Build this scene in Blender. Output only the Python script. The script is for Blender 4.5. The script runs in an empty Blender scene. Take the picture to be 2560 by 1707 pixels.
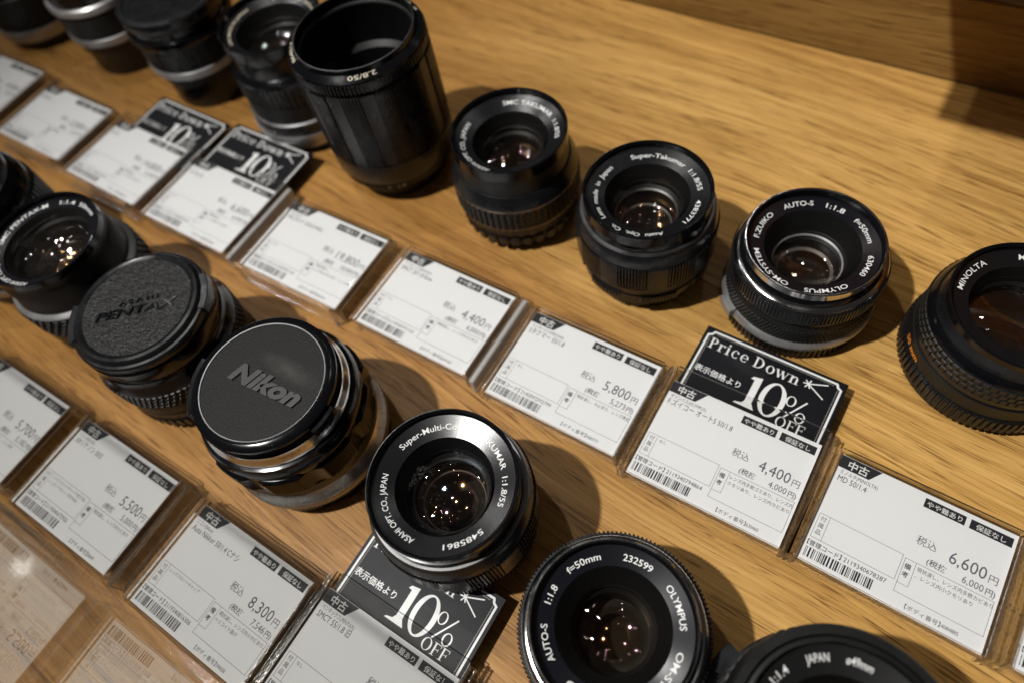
import bpy, math, random
from mathutils import Vector, Matrix
random.seed(7)
S = 0.001                      # every length below is in millimetres
C = bpy.context.scene.collection
scene = bpy.context.scene
PI = math.pi

# ------------------------------------------------------------------ camera
cam = bpy.data.cameras.new('camera')
cam.sensor_width = 36.0
cam.lens = 24.654
cam.clip_start = 0.01
cam.clip_end = 20
cam.dof.use_dof = True
cam.dof.focus_distance = 0.243
cam.dof.aperture_fstop = 6.0
camo = bpy.data.objects.new('camera', cam)
C.objects.link(camo)
Rv = Vector((0.842241, 0.52126895, -0.13750923))
Uv = Vector((-0.399107, 0.77437541, 0.49097487))
Fv = Vector((-0.36241372, 0.35863827, -0.8602528))
m = Matrix((Rv, Uv, -Fv)).transposed().to_4x4()
m.translation = Vector((0, 0, 0.26594))
camo.matrix_world = m
scene.camera = camo

# ------------------------------------------------------------------ world, lamps, exposure
world = bpy.data.worlds.new('World')
scene.world = world
world.use_nodes = True
bg = world.node_tree.nodes['Background']
bg.inputs[0].default_value = (1.0, 0.90, 0.80, 1)
bg.inputs[1].default_value = 0.028
scene.view_settings.view_transform = 'Standard'
scene.view_settings.look = 'None'
scene.view_settings.exposure = 0
scene.view_settings.gamma = 1


def lamp(name, x, y, z, power, rad, col=(1.0, 0.98, 0.945), aim=None, cone=50):
    l = bpy.data.lights.new(name, 'SPOT' if aim else 'POINT')
    l.energy = power
    l.shadow_soft_size = rad
    l.color = col
    o = bpy.data.objects.new(name, l)
    o.location = (x, y, z)
    if aim:
        l.spot_size = math.radians(cone)
        l.spot_blend = 1.0
        o.rotation_euler = (Vector(aim) - Vector((x, y, z))).to_track_quat('-Z', 'Y').to_euler()
    C.objects.link(o)


# spotlights on the shop ceiling
lamp('ceiling_spot', -0.57, -0.42, 1.40, 100.0, 0.022, aim=(0.06, 0.12, 0), cone=50)
lamp('ceiling_spot', -0.69, 0.26, 1.40, 13.0, 0.018, aim=(-0.05, 0.20, 0), cone=50)
lamp('ceiling_spot', -1.47, 0.33, 1.40, 7.0, 0.023)
lamp('ceiling_spot', -0.155, 0.924, 1.40, 1.5, 0.022)
for (x, y, z, p) in ((-0.95, -0.55, 1.5, 0.9), (-0.86, -0.60, 1.5, 0.7), (-0.30, 1.35, 1.6, 1.0), (-0.36, 1.50, 1.6, 1.0),
                     (-0.85, 1.55, 1.6, 1.0), (-1.2, 1.05, 1.6, 0.7), (-1.22, 1.3, 1.6, 0.5), (0.10, 1.75, 1.6, 1.0),
                     (-1.9, 1.3, 1.7, 0.8), (0.1, -0.9, 1.5, 0.5), (-1.35, 0.7, 1.6, 1.0), (-2.2, 0.4, 1.6, 0.5), (-2.1, 0.55, 1.6, 0.4), (-0.2, -0.75, 1.5, 0.6)):
    lamp('ceiling_spot', x, y, z, p * 0.55, 0.012)
cy = scene.cycles
cy.use_denoising = True
cy.max_bounces = 14
cy.diffuse_bounces = 3
cy.glossy_bounces = 8
cy.transmission_bounces = 10
cy.transparent_max_bounces = 32
cy.sample_clamp_indirect = 6.0


# ------------------------------------------------------------------ materials
def new_mat(name):
    mt = bpy.data.materials.new(name)
    mt.use_nodes = True
    nt = mt.node_tree
    for n in list(nt.nodes):
        nt.nodes.remove(n)
    out = nt.nodes.new('ShaderNodeOutputMaterial')
    return mt, nt, out


def N(nt, kind, **kw):
    n = nt.nodes.new(kind)
    for k, v in kw.items():
        if k.startswith('i_'):
            n.inputs[k[2:].replace('_', ' ')].default_value = v
        else:
            setattr(n, k, v)
    return n


def pbr(name, col, rough=0.4, metal=0.0, spec=0.5, wear=0.0, wear_col=(0.3, 0.3, 0.3), bump=0.0, bump_scale=1500, rvar=0.0, coat=0.0, dust=0.0, aniso=0.0):
    mt, nt, out = new_mat(name)
    L = nt.links
    b = N(nt, 'ShaderNodeBsdfPrincipled')
    b.inputs['Base Color'].default_value = (*col, 1)
    b.inputs['Roughness'].default_value = rough
    b.inputs['Metallic'].default_value = metal
    b.inputs['Specular IOR Level'].default_value = spec
    b.inputs['Coat Weight'].default_value = coat
    b.inputs['Anisotropic'].default_value = aniso
    L.new(b.outputs[0], out.inputs[0])
    tc = N(nt, 'ShaderNodeTexCoord')
    src = None
    if dust > 0:
        n1 = N(nt, 'ShaderNodeTexNoise', i_Scale=2600.0, i_Detail=2.0)
        L.new(tc.outputs['Object'], n1.inputs['Vector'])
        n2 = N(nt, 'ShaderNodeTexNoise', i_Scale=90.0, i_Detail=3.0)
        L.new(tc.outputs['Object'], n2.inputs['Vector'])
        ad = N(nt, 'ShaderNodeMath', operation='ADD')
        L.new(n1.outputs[0], ad.inputs[0])
        mu = N(nt, 'ShaderNodeMath', operation='MULTIPLY')
        mu.inputs[1].default_value = 0.45
        L.new(n2.outputs[0], mu.inputs[0])
        L.new(mu.outputs[0], ad.inputs[1])
        mr = N(nt, 'ShaderNodeMapRange')
        mr.inputs[1].default_value = 0.97
        mr.inputs[2].default_value = 1.03
        L.new(ad.outputs[0], mr.inputs[0])
        mx = N(nt, 'ShaderNodeMix', data_type='RGBA')
        mx.inputs[6].default_value = (*col, 1)
        mx.inputs[7].default_value = (min(1, col[0] + dust), min(1, col[1] + dust), min(1, col[2] + dust * 0.9), 1)
        L.new(mr.outputs[0], mx.inputs[0])
        L.new(mx.outputs[2], b.inputs['Base Color'])
    if rvar > 0:
        n3 = N(nt, 'ShaderNodeTexNoise', i_Scale=140.0, i_Detail=4.0)
        L.new(tc.outputs['Object'], n3.inputs['Vector'])
        mr = N(nt, 'ShaderNodeMapRange')
        mr.inputs[1].default_value = 0.3
        mr.inputs[2].default_value = 0.7
        mr.inputs[3].default_value = max(0.02, rough - rvar)
        mr.inputs[4].default_value = rough + rvar
        L.new(n3.outputs[0], mr.inputs[0])
        L.new(mr.outputs[0], b.inputs['Roughness'])
    if bump > 0:
        n4 = N(nt, 'ShaderNodeTexNoise', i_Scale=float(bump_scale), i_Detail=3.0)
        L.new(tc.outputs['Object'], n4.inputs['Vector'])
        bp = N(nt, 'ShaderNodeBump')
        bp.inputs['Strength'].default_value = bump
        bp.inputs['Distance'].default_value = 0.0002
        L.new(n4.outputs[0], bp.inputs['Height'])
        L.new(bp.outputs[0], b.inputs['Normal'])
    return mt


M = {}
M['metal_black'] = pbr('black_anodised_metal', (0.008, 0.008, 0.009), 0.30, spec=0.45, rvar=0.08, dust=0.05, bump=0.05, bump_scale=3500)
M['matt_black'] = pbr('matt_black_paint', (0.009, 0.009, 0.009), 0.42, spec=0.3, rvar=0.06, dust=0.05)
M['gloss_black'] = pbr('gloss_black_paint', (0.004, 0.004, 0.005), 0.14, spec=0.32, rvar=0.05, dust=0.06)
M['ring_black'] = pbr('name_ring_black', (0.006, 0.006, 0.007), 0.24, spec=0.6, bump=0.10, bump_scale=5200)
M['ring_gloss'] = pbr('name_ring_gloss_black', (0.006, 0.006, 0.009), 0.17, spec=0.8)
M['inner_black'] = pbr('baffle_black', (0.007, 0.007, 0.007), 0.40, spec=0.35)
M['deep_black'] = pbr('barrel_inside_black', (0.004, 0.004, 0.004), 0.5, spec=0.3)
M['rubber'] = pbr('black_rubber', (0.008, 0.008, 0.008), 0.42, spec=0.4, rvar=0.1, dust=0.06)
M['plastic'] = pbr('black_plastic', (0.008, 0.008, 0.009), 0.30, spec=0.35, rvar=0.1, dust=0.08)
M['chrome'] = pbr('polished_chrome', (0.62, 0.62, 0.63), 0.16, metal=1.0, rvar=0.08, bump=0.12, bump_scale=900)
M['satin'] = pbr('satin_aluminium', (0.42, 0.415, 0.41), 0.40, metal=0.75, rvar=0.08, bump=0.08, bump_scale=1800)
M['bright_ring'] = pbr('bright_turned_aluminium', (0.66, 0.65, 0.64), 0.27, metal=1.0, rvar=0.06)
M['worn_edge'] = pbr('worn_brass_edge', (0.40, 0.30, 0.22), 0.35, metal=1.0, rvar=0.1)
M['dim_silver'] = pbr('dull_silver_edge', (0.20, 0.20, 0.20), 0.40, metal=1.0, rvar=0.1)
M['badge'] = pbr('worn_grey_lettering', (0.026, 0.026, 0.027), 0.45, spec=0.5, rvar=0.1, dust=0.08, bump=0.2)
M['white'] = pbr('white_engraving', (0.78, 0.78, 0.76), 0.5)
M['cream'] = pbr('cream_engraving', (0.62, 0.55, 0.42), 0.5)
M['orange'] = pbr('orange_engraving', (0.85, 0.26, 0.02), 0.5)
M['grey_ink'] = pbr('grey_engraving', (0.16, 0.15, 0.13), 0.5)
M['etched'] = pbr('etched_mark', (0.12, 0.12, 0.12), 0.5)
M['paper'] = pbr('white_paper', (0.80, 0.80, 0.81), 0.6, spec=0.2, bump=0.05, bump_scale=900)
M['ink'] = pbr('dark_print', (0.035, 0.035, 0.045), 0.6, spec=0.2)
M['ink_soft'] = pbr('grey_price_print', (0.10, 0.105, 0.125), 0.6, spec=0.2)
M['ink_line'] = pbr('thin_rule_print', (0.11, 0.11, 0.13), 0.6, spec=0.2)
M['ink_black'] = pbr('black_label_print', (0.020, 0.020, 0.024), 0.5, spec=0.3)
M['tag_black'] = pbr('black_card_print', (0.006, 0.006, 0.008), 0.40, spec=0.22, rvar=0.05)
M['tag_white'] = pbr('white_card_print', (0.74, 0.74, 0.73), 0.4)
M['tag_grey'] = pbr('grey_card_print', (0.42, 0.40, 0.36), 0.4)


def leather_mat():
    mt, nt, out = new_mat('grained_leatherette')
    L = nt.links
    b = N(nt, 'ShaderNodeBsdfPrincipled')
    b.inputs['Base Color'].default_value = (0.012, 0.012, 0.012, 1)
    b.inputs['Roughness'].default_value = 0.36
    b.inputs['Specular IOR Level'].default_value = 0.4
    tc = N(nt, 'ShaderNodeTexCoord')
    mp = N(nt, 'ShaderNodeMapping')
    mp.inputs['Rotation'].default_value = (0, 0, math.radians(-42))
    mp.inputs['Scale'].default_value = (520, 1150, 800)
    L.new(tc.outputs['Object'], mp.inputs['Vector'])
    n = N(nt, 'ShaderNodeTexNoise', i_Scale=1.0, i_Detail=3.0, i_Roughness=0.6)
    L.new(mp.outputs[0], n.inputs['Vector'])
    cr = N(nt, 'ShaderNodeMapRange')
    cr.inputs[1].default_value = 0.42
    cr.inputs[2].default_value = 0.68
    L.new(n.outputs[0], cr.inputs[0])
    cm = N(nt, 'ShaderNodeMix', data_type='RGBA')
    cm.inputs[6].default_value = (0.005, 0.005, 0.005, 1)
    cm.inputs[7].default_value = (0.026, 0.026, 0.025, 1)
    L.new(cr.outputs[0], cm.inputs[0])
    L.new(cm.outputs[2], b.inputs['Base Color'])
    bp = N(nt, 'ShaderNodeBump')
    bp.inputs['Strength'].default_value = 1.0
    bp.inputs['Distance'].default_value = 0.0010
    L.new(n.outputs[0], bp.inputs['Height'])
    L.new(bp.outputs[0], b.inputs['Normal'])
    L.new(b.outputs[0], out.inputs[0])
    return mt


M['leather'] = leather_mat()


def coated(name, tint, refl, boost, rough=0.0, dust=0.0):
    """thin coated glass surface: lets light through, mirrors the lamps in a tint"""
    mt, nt, out = new_mat(name)
    L = nt.links
    tr = N(nt, 'ShaderNodeBsdfTransparent')
    tr.inputs[0].default_value = (*tint, 1)
    gl = N(nt, 'ShaderNodeBsdfGlossy')
    gl.inputs['Color'].default_value = (*refl, 1)
    gl.inputs['Roughness'].default_value = rough
    ge = N(nt, 'ShaderNodeNewGeometry')
    dt = N(nt, 'ShaderNodeVectorMath', operation='DOT_PRODUCT')
    L.new(ge.outputs['Incoming'], dt.inputs[0])
    L.new(ge.outputs['Normal'], dt.inputs[1])
    ab = N(nt, 'ShaderNodeMath', operation='ABSOLUTE')
    L.new(dt.outputs['Value'], ab.inputs[0])
    iv = N(nt, 'ShaderNodeMath', operation='SUBTRACT')
    iv.inputs[0].default_value = 1.0
    L.new(ab.outputs[0], iv.inputs[1])
    pw = N(nt, 'ShaderNodeMath', operation='POWER')
    pw.inputs[1].default_value = 5.0
    L.new(iv.outputs[0], pw.inputs[0])
    sc_ = N(nt, 'ShaderNodeMath', operation='MULTIPLY_ADD')
    sc_.inputs[1].default_value = 0.96
    sc_.inputs[2].default_value = 0.04 * boost
    L.new(pw.outputs[0], sc_.inputs[0])
    mu = N(nt, 'ShaderNodeMath', operation='MINIMUM')
    mu.inputs[1].default_value = 1.0
    L.new(sc_.outputs[0], mu.inputs[0])
    mx = N(nt, 'ShaderNodeMixShader')
    L.new(mu.outputs[0], mx.inputs[0])
    L.new(tr.outputs[0], mx.inputs[1])
    L.new(gl.outputs[0], mx.inputs[2])
    last = mx
    if dust > 0:
        tc = N(nt, 'ShaderNodeTexCoord')
        n1 = N(nt, 'ShaderNodeTexNoise', i_Scale=1900.0, i_Detail=2.0)
        n2 = N(nt, 'ShaderNodeTexNoise', i_Scale=110.0, i_Detail=3.0)
        L.new(tc.outputs['Object'], n1.inputs['Vector'])
        L.new(tc.outputs['Object'], n2.inputs['Vector'])
        mm = N(nt, 'ShaderNodeMath', operation='MULTIPLY')
        L.new(n1.outputs[0], mm.inputs[0])
        L.new(n2.outputs[0], mm.inputs[1])
        mr = N(nt, 'ShaderNodeMapRange')
        mr.inputs[1].default_value = 0.33
        mr.inputs[2].default_value = 0.46
        mr.inputs[4].default_value = dust
        L.new(mm.outputs[0], mr.inputs[0])
        df = N(nt, 'ShaderNodeBsdfDiffuse')
        df.inputs[0].default_value = (0.5, 0.48, 0.45, 1)
        m2 = N(nt, 'ShaderNodeMixShader')
        L.new(mr.outputs[0], m2.inputs[0])
        L.new(mx.outputs[0], m2.inputs[1])
        L.new(df.outputs[0], m2.inputs[2])
        last = m2
    L.new(last.outputs[0], out.inputs[0])
    return mt


G = {
    'clear': coated('coated_glass_clear', (0.97, 0.96, 0.95), (1, 1, 1), 1.3, dust=0.05),
    'dusty': coated('coated_glass_dusty', (0.95, 0.94, 0.93), (0.9, 0.95, 1), 0.9, dust=0.13),
    'violet': coated('coated_glass_violet', (0.93, 0.95, 0.90), (0.95, 0.60, 0.85), 2.4, rough=0.045),
    'amber': coated('coated_glass_amber', (0.95, 0.90, 0.84), (1.0, 0.62, 0.30), 3.2, rough=0.055),
    'blue': coated('coated_glass_blue', (0.96, 0.94, 0.90), (0.55, 0.75, 1.0), 1.4, rough=0.02),
    'smoke': coated('coated_glass_smoke', (0.90, 0.86, 0.82), (1.0, 0.8, 0.6), 0.9),
    'white': coated('bright_glass', (0.96, 0.96, 0.96), (1, 0.97, 0.93), 4.5, rough=0.03),
}
ACRYL = coated('clear_acrylic_face', (0.985, 0.985, 0.98), (1, 1, 1), 1.0, rough=0.015)
PANE = coated('clear_glass_panel', (0.93, 0.925, 0.91), (0.97, 1.0, 0.97), 1.0, rough=0.0)


def acryl_edge():
    mt, nt, out = new_mat('acrylic_cut_edge')
    L = nt.links
    b = N(nt, 'ShaderNodeBsdfPrincipled')
    b.inputs['Base Color'].default_value = (0.95, 0.93, 0.89, 1)
    b.inputs['Roughness'].default_value = 0.08
    b.inputs['IOR'].default_value = 1.49
    b.inputs['Transmission Weight'].default_value = 0.97
    tc = N(nt, 'ShaderNodeTexCoord')
    n = N(nt, 'ShaderNodeTexNoise', i_Scale=900.0, i_Detail=3.0)
    L.new(tc.outputs['Object'], n.inputs['Vector'])
    bp = N(nt, 'ShaderNodeBump')
    bp.inputs['Strength'].default_value = 0.5
    bp.inputs['Distance'].default_value = 0.0003
    L.new(n.outputs[0], bp.inputs['Height'])
    L.new(bp.outputs[0], b.inputs['Normal'])
    L.new(b.outputs[0], out.inputs[0])
    return mt


M['acryl_edge'] = acryl_edge()
M['acryl_lit'] = pbr('acrylic_wall_lit', (0.80, 0.78, 0.75), 0.22, spec=0.8, bump=0.8, bump_scale=700)  # whitish tone stands in for lamp light reflected inside the acrylic
M['acryl_lit'].node_tree.nodes['Principled BSDF'].inputs['Transmission Weight'].default_value = 0.6


def wood(name, dark=1.0, stain_amt=0.7, upright=False):
    mt, nt, out = new_mat(name)
    L = nt.links
    tc = N(nt, 'ShaderNodeTexCoord')
    rot = N(nt, 'ShaderNodeMapping')
    rot.inputs['Rotation'].default_value = (PI / 2 if upright else 0, 0, 0 if upright else math.radians(5))
    L.new(tc.outputs['Object'], rot.inputs['Vector'])
    # slow wander of the grain
    w = N(nt, 'ShaderNodeTexNoise', i_Scale=1.0, i_Detail=1.5)
    wm = N(nt, 'ShaderNodeMapping')
    wm.inputs['Scale'].default_value = (3.6, 9.0, 5.0)
    L.new(rot.outputs[0], wm.inputs['Vector'])
    L.new(wm.outputs[0], w.inputs['Vector'])
    sub = N(nt, 'ShaderNodeVectorMath', operation='SUBTRACT')
    sub.inputs[1].default_value = (0.5, 0.5, 0.5)
    L.new(w.outputs['Color'], sub.inputs[0])
    mul = N(nt, 'ShaderNodeVectorMath', operation='MULTIPLY')
    mul.inputs[1].default_value = (0.0, 0.050, 0.02)
    L.new(sub.outputs[0], mul.inputs[0])
    add = N(nt, 'ShaderNodeVectorMath', operation='ADD')
    L.new(rot.outputs[0], add.inputs[0])
    L.new(mul.outputs[0], add.inputs[1])

    def stretched(sx, sy, sz, detail, rough=0.5):
        mp = N(nt, 'ShaderNodeMapping')
        mp.inputs['Scale'].default_value = (sx, sy, sz)
        L.new(add.outputs[0], mp.inputs['Vector'])
        nn = N(nt, 'ShaderNodeTexNoise', i_Scale=1.0, i_Detail=detail, i_Roughness=rough)
        L.new(mp.outputs[0], nn.inputs['Vector'])
        return nn
    rings = stretched(5.0, 150.0, 60.0, 3.0, 0.6)
    broad = stretched(3.0, 26.0, 20.0, 2.0)
    fine = stretched(22.0, 900.0, 400.0, 3.0, 0.6)
    pore = stretched(75.0, 1900.0, 400.0, 1.0)
    tint = N(nt, 'ShaderNodeTexNoise', i_Scale=6.0, i_Detail=2.0)
    L.new(rot.outputs[0], tint.inputs['Vector'])
    ramp = N(nt, 'ShaderNodeValToRGB')
    e = ramp.color_ramp.elements
    e[0].position = 0.36
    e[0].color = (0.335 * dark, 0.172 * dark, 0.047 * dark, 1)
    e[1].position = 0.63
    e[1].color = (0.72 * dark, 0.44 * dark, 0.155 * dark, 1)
    k = ramp.color_ramp.elements.new(0.49)
    k.color = (0.55 * dark, 0.315 * dark, 0.100 * dark, 1)
    s1 = N(nt, 'ShaderNodeMath', operation='MULTIPLY')
    s1.inputs[1].default_value = 0.30
    L.new(rings.outputs[0], s1.inputs[0])
    s2 = N(nt, 'ShaderNodeMath', operation='MULTIPLY_ADD')
    s2.inputs[1].default_value = 0.24
    L.new(broad.outputs[0], s2.inputs[0])
    L.new(s1.outputs[0], s2.inputs[2])
    s3 = N(nt, 'ShaderNodeMath', operation='MULTIPLY_ADD')
    s3.inputs[1].default_value = 0.46
    L.new(fine.outputs[0], s3.inputs[0])
    L.new(s2.outputs[0], s3.inputs[2])
    L.new(s3.outputs[0], ramp.inputs[0])
    # dark pores: short streaks
    pr = N(nt, 'ShaderNodeMapRange')
    pr.inputs[1].default_value = 0.365
    pr.inputs[2].default_value = 0.31
    L.new(pore.outputs[0], pr.inputs[0])
    band = N(nt, 'ShaderNodeMapRange')
    band.inputs[1].default_value = 0.58
    band.inputs[2].default_value = 0.42
    band.inputs[3].default_value = 0.25
    band.inputs[4].default_value = 1.0
    L.new(rings.outputs[0], band.inputs[0])
    pm = N(nt, 'ShaderNodeMath', operation='MULTIPLY')
    L.new(pr.outputs[0], pm.inputs[0])
    L.new(band.outputs[0], pm.inputs[1])
    mx = N(nt, 'ShaderNodeMix', data_type='RGBA')
    mx.inputs[7].default_value = (0.20 * dark, 0.092 * dark, 0.026 * dark, 1)
    L.new(pm.outputs[0], mx.inputs[0])
    L.new(ramp.outputs[0], mx.inputs[6])
    # thin dark grain lines following the figure, broken up along their length
    vein = stretched(9.0, 330.0, 120.0, 3.0, 0.55)
    dv = N(nt, 'ShaderNodeMath', operation='SUBTRACT')
    dv.inputs[1].default_value = 0.5
    L.new(vein.outputs[0], dv.inputs[0])
    av = N(nt, 'ShaderNodeMath', operation='ABSOLUTE')
    L.new(dv.outputs[0], av.inputs[0])
    vr = N(nt, 'ShaderNodeMapRange')
    vr.inputs[1].default_value = 0.026
    vr.inputs[2].default_value = 0.008
    L.new(av.outputs[0], vr.inputs[0])
    brk = stretched(38.0, 700.0, 300.0, 1.0)
    br = N(nt, 'ShaderNodeMapRange')
    br.inputs[1].default_value = 0.46
    br.inputs[2].default_value = 0.58
    br.inputs[4].default_value = 0.90
    L.new(brk.outputs[0], br.inputs[0])
    vm = N(nt, 'ShaderNodeMath', operation='MULTIPLY')
    L.new(vr.outputs[0], vm.inputs[0])
    L.new(br.outputs[0], vm.inputs[1])
    mxv = N(nt, 'ShaderNodeMix', data_type='RGBA')
    mxv.inputs[7].default_value = (0.19 * dark, 0.092 * dark, 0.027 * dark, 1)
    L.new(vm.outputs[0], mxv.inputs[0])
    L.new(mx.outputs[2], mxv.inputs[6])
    mx = mxv
    # worn and stained streaks
    stain = stretched(16.0, 120.0, 50.0, 4.0, 0.7)
    sr = N(nt, 'ShaderNodeMapRange')
    sr.inputs[1].default_value = 0.70
    sr.inputs[2].default_value = 0.80
    sr.inputs[4].default_value = stain_amt
    L.new(stain.outputs[0], sr.inputs[0])
    mx2 = N(nt, 'ShaderNodeMix', data_type='RGBA')
    mx2.inputs[7].default_value = (0.16, 0.085, 0.035, 1)
    L.new(sr.outputs[0], mx2.inputs[0])
    L.new(mx.outputs[2], mx2.inputs[6])
    # slow tint
    tm = N(nt, 'ShaderNodeMapRange')
    tm.inputs[1].default_value = 0.3
    tm.inputs[2].default_value = 0.7
    tm.inputs[3].default_value = 0.86
    tm.inputs[4].default_value = 1.12
    L.new(tint.outputs[0], tm.inputs[0])
    # broad colour gradient: the board is browner towards its front left, paler at the back right
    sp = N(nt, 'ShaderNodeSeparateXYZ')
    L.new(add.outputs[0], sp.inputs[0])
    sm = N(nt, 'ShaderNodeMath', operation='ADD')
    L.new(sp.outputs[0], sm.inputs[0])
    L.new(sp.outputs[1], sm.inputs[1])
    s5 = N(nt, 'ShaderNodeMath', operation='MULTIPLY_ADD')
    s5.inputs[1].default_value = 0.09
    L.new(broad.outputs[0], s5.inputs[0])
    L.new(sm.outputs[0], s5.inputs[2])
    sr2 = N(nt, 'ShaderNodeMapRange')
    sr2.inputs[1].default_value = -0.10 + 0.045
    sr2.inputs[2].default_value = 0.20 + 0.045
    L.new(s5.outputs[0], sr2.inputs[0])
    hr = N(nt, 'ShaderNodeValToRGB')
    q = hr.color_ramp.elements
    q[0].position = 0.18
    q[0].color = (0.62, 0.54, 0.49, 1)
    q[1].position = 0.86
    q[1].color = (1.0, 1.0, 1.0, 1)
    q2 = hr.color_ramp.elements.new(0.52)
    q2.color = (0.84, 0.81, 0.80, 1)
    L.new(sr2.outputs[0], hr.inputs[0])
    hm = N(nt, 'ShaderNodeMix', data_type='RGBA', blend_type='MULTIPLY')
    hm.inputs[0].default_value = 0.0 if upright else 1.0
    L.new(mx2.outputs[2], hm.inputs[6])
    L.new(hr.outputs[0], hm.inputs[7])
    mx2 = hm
    hs = N(nt, 'ShaderNodeHueSaturation')
    hs.inputs['Saturation'].default_value = 1.03
    L.new(tm.outputs[0], hs.inputs['Value'])
    L.new(mx2.outputs[2], hs.inputs['Color'])
    b = N(nt, 'ShaderNodeBsdfPrincipled')
    b.inputs['Specular IOR Level'].default_value = 0.25
    L.new(hs.outputs[0], b.inputs['Base Color'])
    rr = N(nt, 'ShaderNodeMapRange')
    rr.inputs[1].default_value = 0.3
    rr.inputs[2].default_value = 0.7
    rr.inputs[3].default_value = 0.50
    rr.inputs[4].default_value = 0.36
    L.new(fine.outputs[0], rr.inputs[0])
    L.new(rr.outputs[0], b.inputs['Roughness'])
    hh = N(nt, 'ShaderNodeMath', operation='SUBTRACT')
    L.new(fine.outputs[0], hh.inputs[0])
    L.new(pm.outputs[0], hh.inputs[1])
    bp = N(nt, 'ShaderNodeBump')
    bp.inputs['Strength'].default_value = 0.25
    bp.inputs['Distance'].default_value = 0.0003
    L.new(hh.outputs[0], bp.inputs['Height'])
    L.new(bp.outputs[0], b.inputs['Normal'])
    L.new(b.outputs[0], out.inputs[0])
    return mt


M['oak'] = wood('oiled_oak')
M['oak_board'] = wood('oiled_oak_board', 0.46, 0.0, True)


def mesh_cloth():
    """woven square grid of the snap-on cap insert"""
    mt, nt, out = new_mat('black_square_mesh')
    L = nt.links
    tc = N(nt, 'ShaderNodeTexCoord')
    mp = N(nt, 'ShaderNodeMapping')
    mp.inputs['Rotation'].default_value = (0, 0, math.radians(-5))
    L.new(tc.outputs['Object'], mp.inputs['Vector'])
    sx = N(nt, 'ShaderNodeSeparateXYZ')
    L.new(mp.outputs[0], sx.inputs[0])
    outs = []
    for ax in (0, 1):
        a = N(nt, 'ShaderNodeMath', operation='MULTIPLY')
        a.inputs[1].default_value = 2 * PI / 0.00093
        L.new(sx.outputs[ax], a.inputs[0])
        s = N(nt, 'ShaderNodeMath', operation='SINE')
        L.new(a.outputs[0], s.inputs[0])
        outs.append(s)
    mxx = N(nt, 'ShaderNodeMath', operation='MAXIMUM')
    L.new(outs[0].outputs[0], mxx.inputs[0])
    L.new(outs[1].outputs[0], mxx.inputs[1])
    mr = N(nt, 'ShaderNodeMapRange')
    mr.inputs[1].default_value = 0.70
    mr.inputs[2].default_value = 0.97
    L.new(mxx.outputs[0], mr.inputs[0])
    # rubbed patch with chalky dust above the name
    n1 = N(nt, 'ShaderNodeTexNoise', i_Scale=240.0, i_Detail=4.0)
    L.new(tc.outputs['Object'], n1.inputs['Vector'])
    g = N(nt, 'ShaderNodeVectorMath', operation='SUBTRACT')
    g.inputs[1].default_value = (0.006, 0.008, 0.0)
    L.new(tc.outputs['Object'], g.inputs[0])
    gm = N(nt, 'ShaderNodeMapping')
    gm.inputs['Rotation'].default_value = (0, 0, math.radians(8))
    gm.inputs['Scale'].default_value = (85, 300, 0)
    L.new(g.outputs[0], gm.inputs['Vector'])
    ln = N(nt, 'ShaderNodeVectorMath', operation='LENGTH')
    L.new(gm.outputs[0], ln.inputs[0])
    gr = N(nt, 'ShaderNodeMapRange')
    gr.inputs[1].default_value = 1.3
    gr.inputs[2].default_value = 0.2
    gr.inputs[4].default_value = 0.75
    L.new(ln.outputs['Value'], gr.inputs[0])
    gg = N(nt, 'ShaderNodeMath', operation='MULTIPLY')
    L.new(gr.outputs[0], gg.inputs[0])
    L.new(n1.outputs[0], gg.inputs[1])
    c = N(nt, 'ShaderNodeMix', data_type='RGBA')
    c.inputs[6].default_value = (0.002, 0.002, 0.002, 1)
    c.inputs[7].default_value = (0.060, 0.059, 0.057, 1)
    L.new(mr.outputs[0], c.inputs[0])
    c2 = N(nt, 'ShaderNodeMix', data_type='RGBA')
    c2.inputs[7].default_value = (0.11, 0.105, 0.09, 1)
    L.new(gg.outputs[0], c2.inputs[0])
    L.new(c.outputs[2], c2.inputs[6])
    b = N(nt, 'ShaderNodeBsdfPrincipled')
    b.inputs['Roughness'].default_value = 0.40
    b.inputs['Specular IOR Level'].default_value = 0.25
    L.new(c2.outputs[2], b.inputs['Base Color'])
    bp = N(nt, 'ShaderNodeBump')
    bp.inputs['Strength'].default_value = 1.0
    bp.inputs['Distance'].default_value = 0.0003
    L.new(mr.outputs[0], bp.inputs['Height'])
    L.new(bp.outputs[0], b.inputs['Normal'])
    L.new(b.outputs[0], out.inputs[0])
    return mt


M['mesh_cloth'] = mesh_cloth()


# ------------------------------------------------------------------ object helpers
def link(name, me, parent=None):
    o = bpy.data.objects.new(name, me)
    C.objects.link(o)
    if parent is not None:
        o.parent = parent
    return o


def build(name, verts, faces, mat, parent=None, smooth=None):
    me = bpy.data.meshes.new(name)
    me.from_pydata([(x * S, y * S, z * S) for x, y, z in verts], [], faces)
    me.materials.append(mat)
    me.validate()
    if smooth is not None:
        me.shade_smooth()
        me.set_sharp_from_angle(angle=math.radians(smooth))
    me.update()
    return link(name, me, parent)


def thing(name, label, cat, x, y, z=0, rot=0, group=None):
    o = bpy.data.objects.new(name, None)
    o.empty_display_size = 0.01
    C.objects.link(o)
    o.location = (x * S, y * S, z * S)
    o.rotation_euler = (0, 0, math.radians(rot))
    o['label'] = label
    o['category'] = cat
    if group:
        o['group'] = group
    return o


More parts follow.
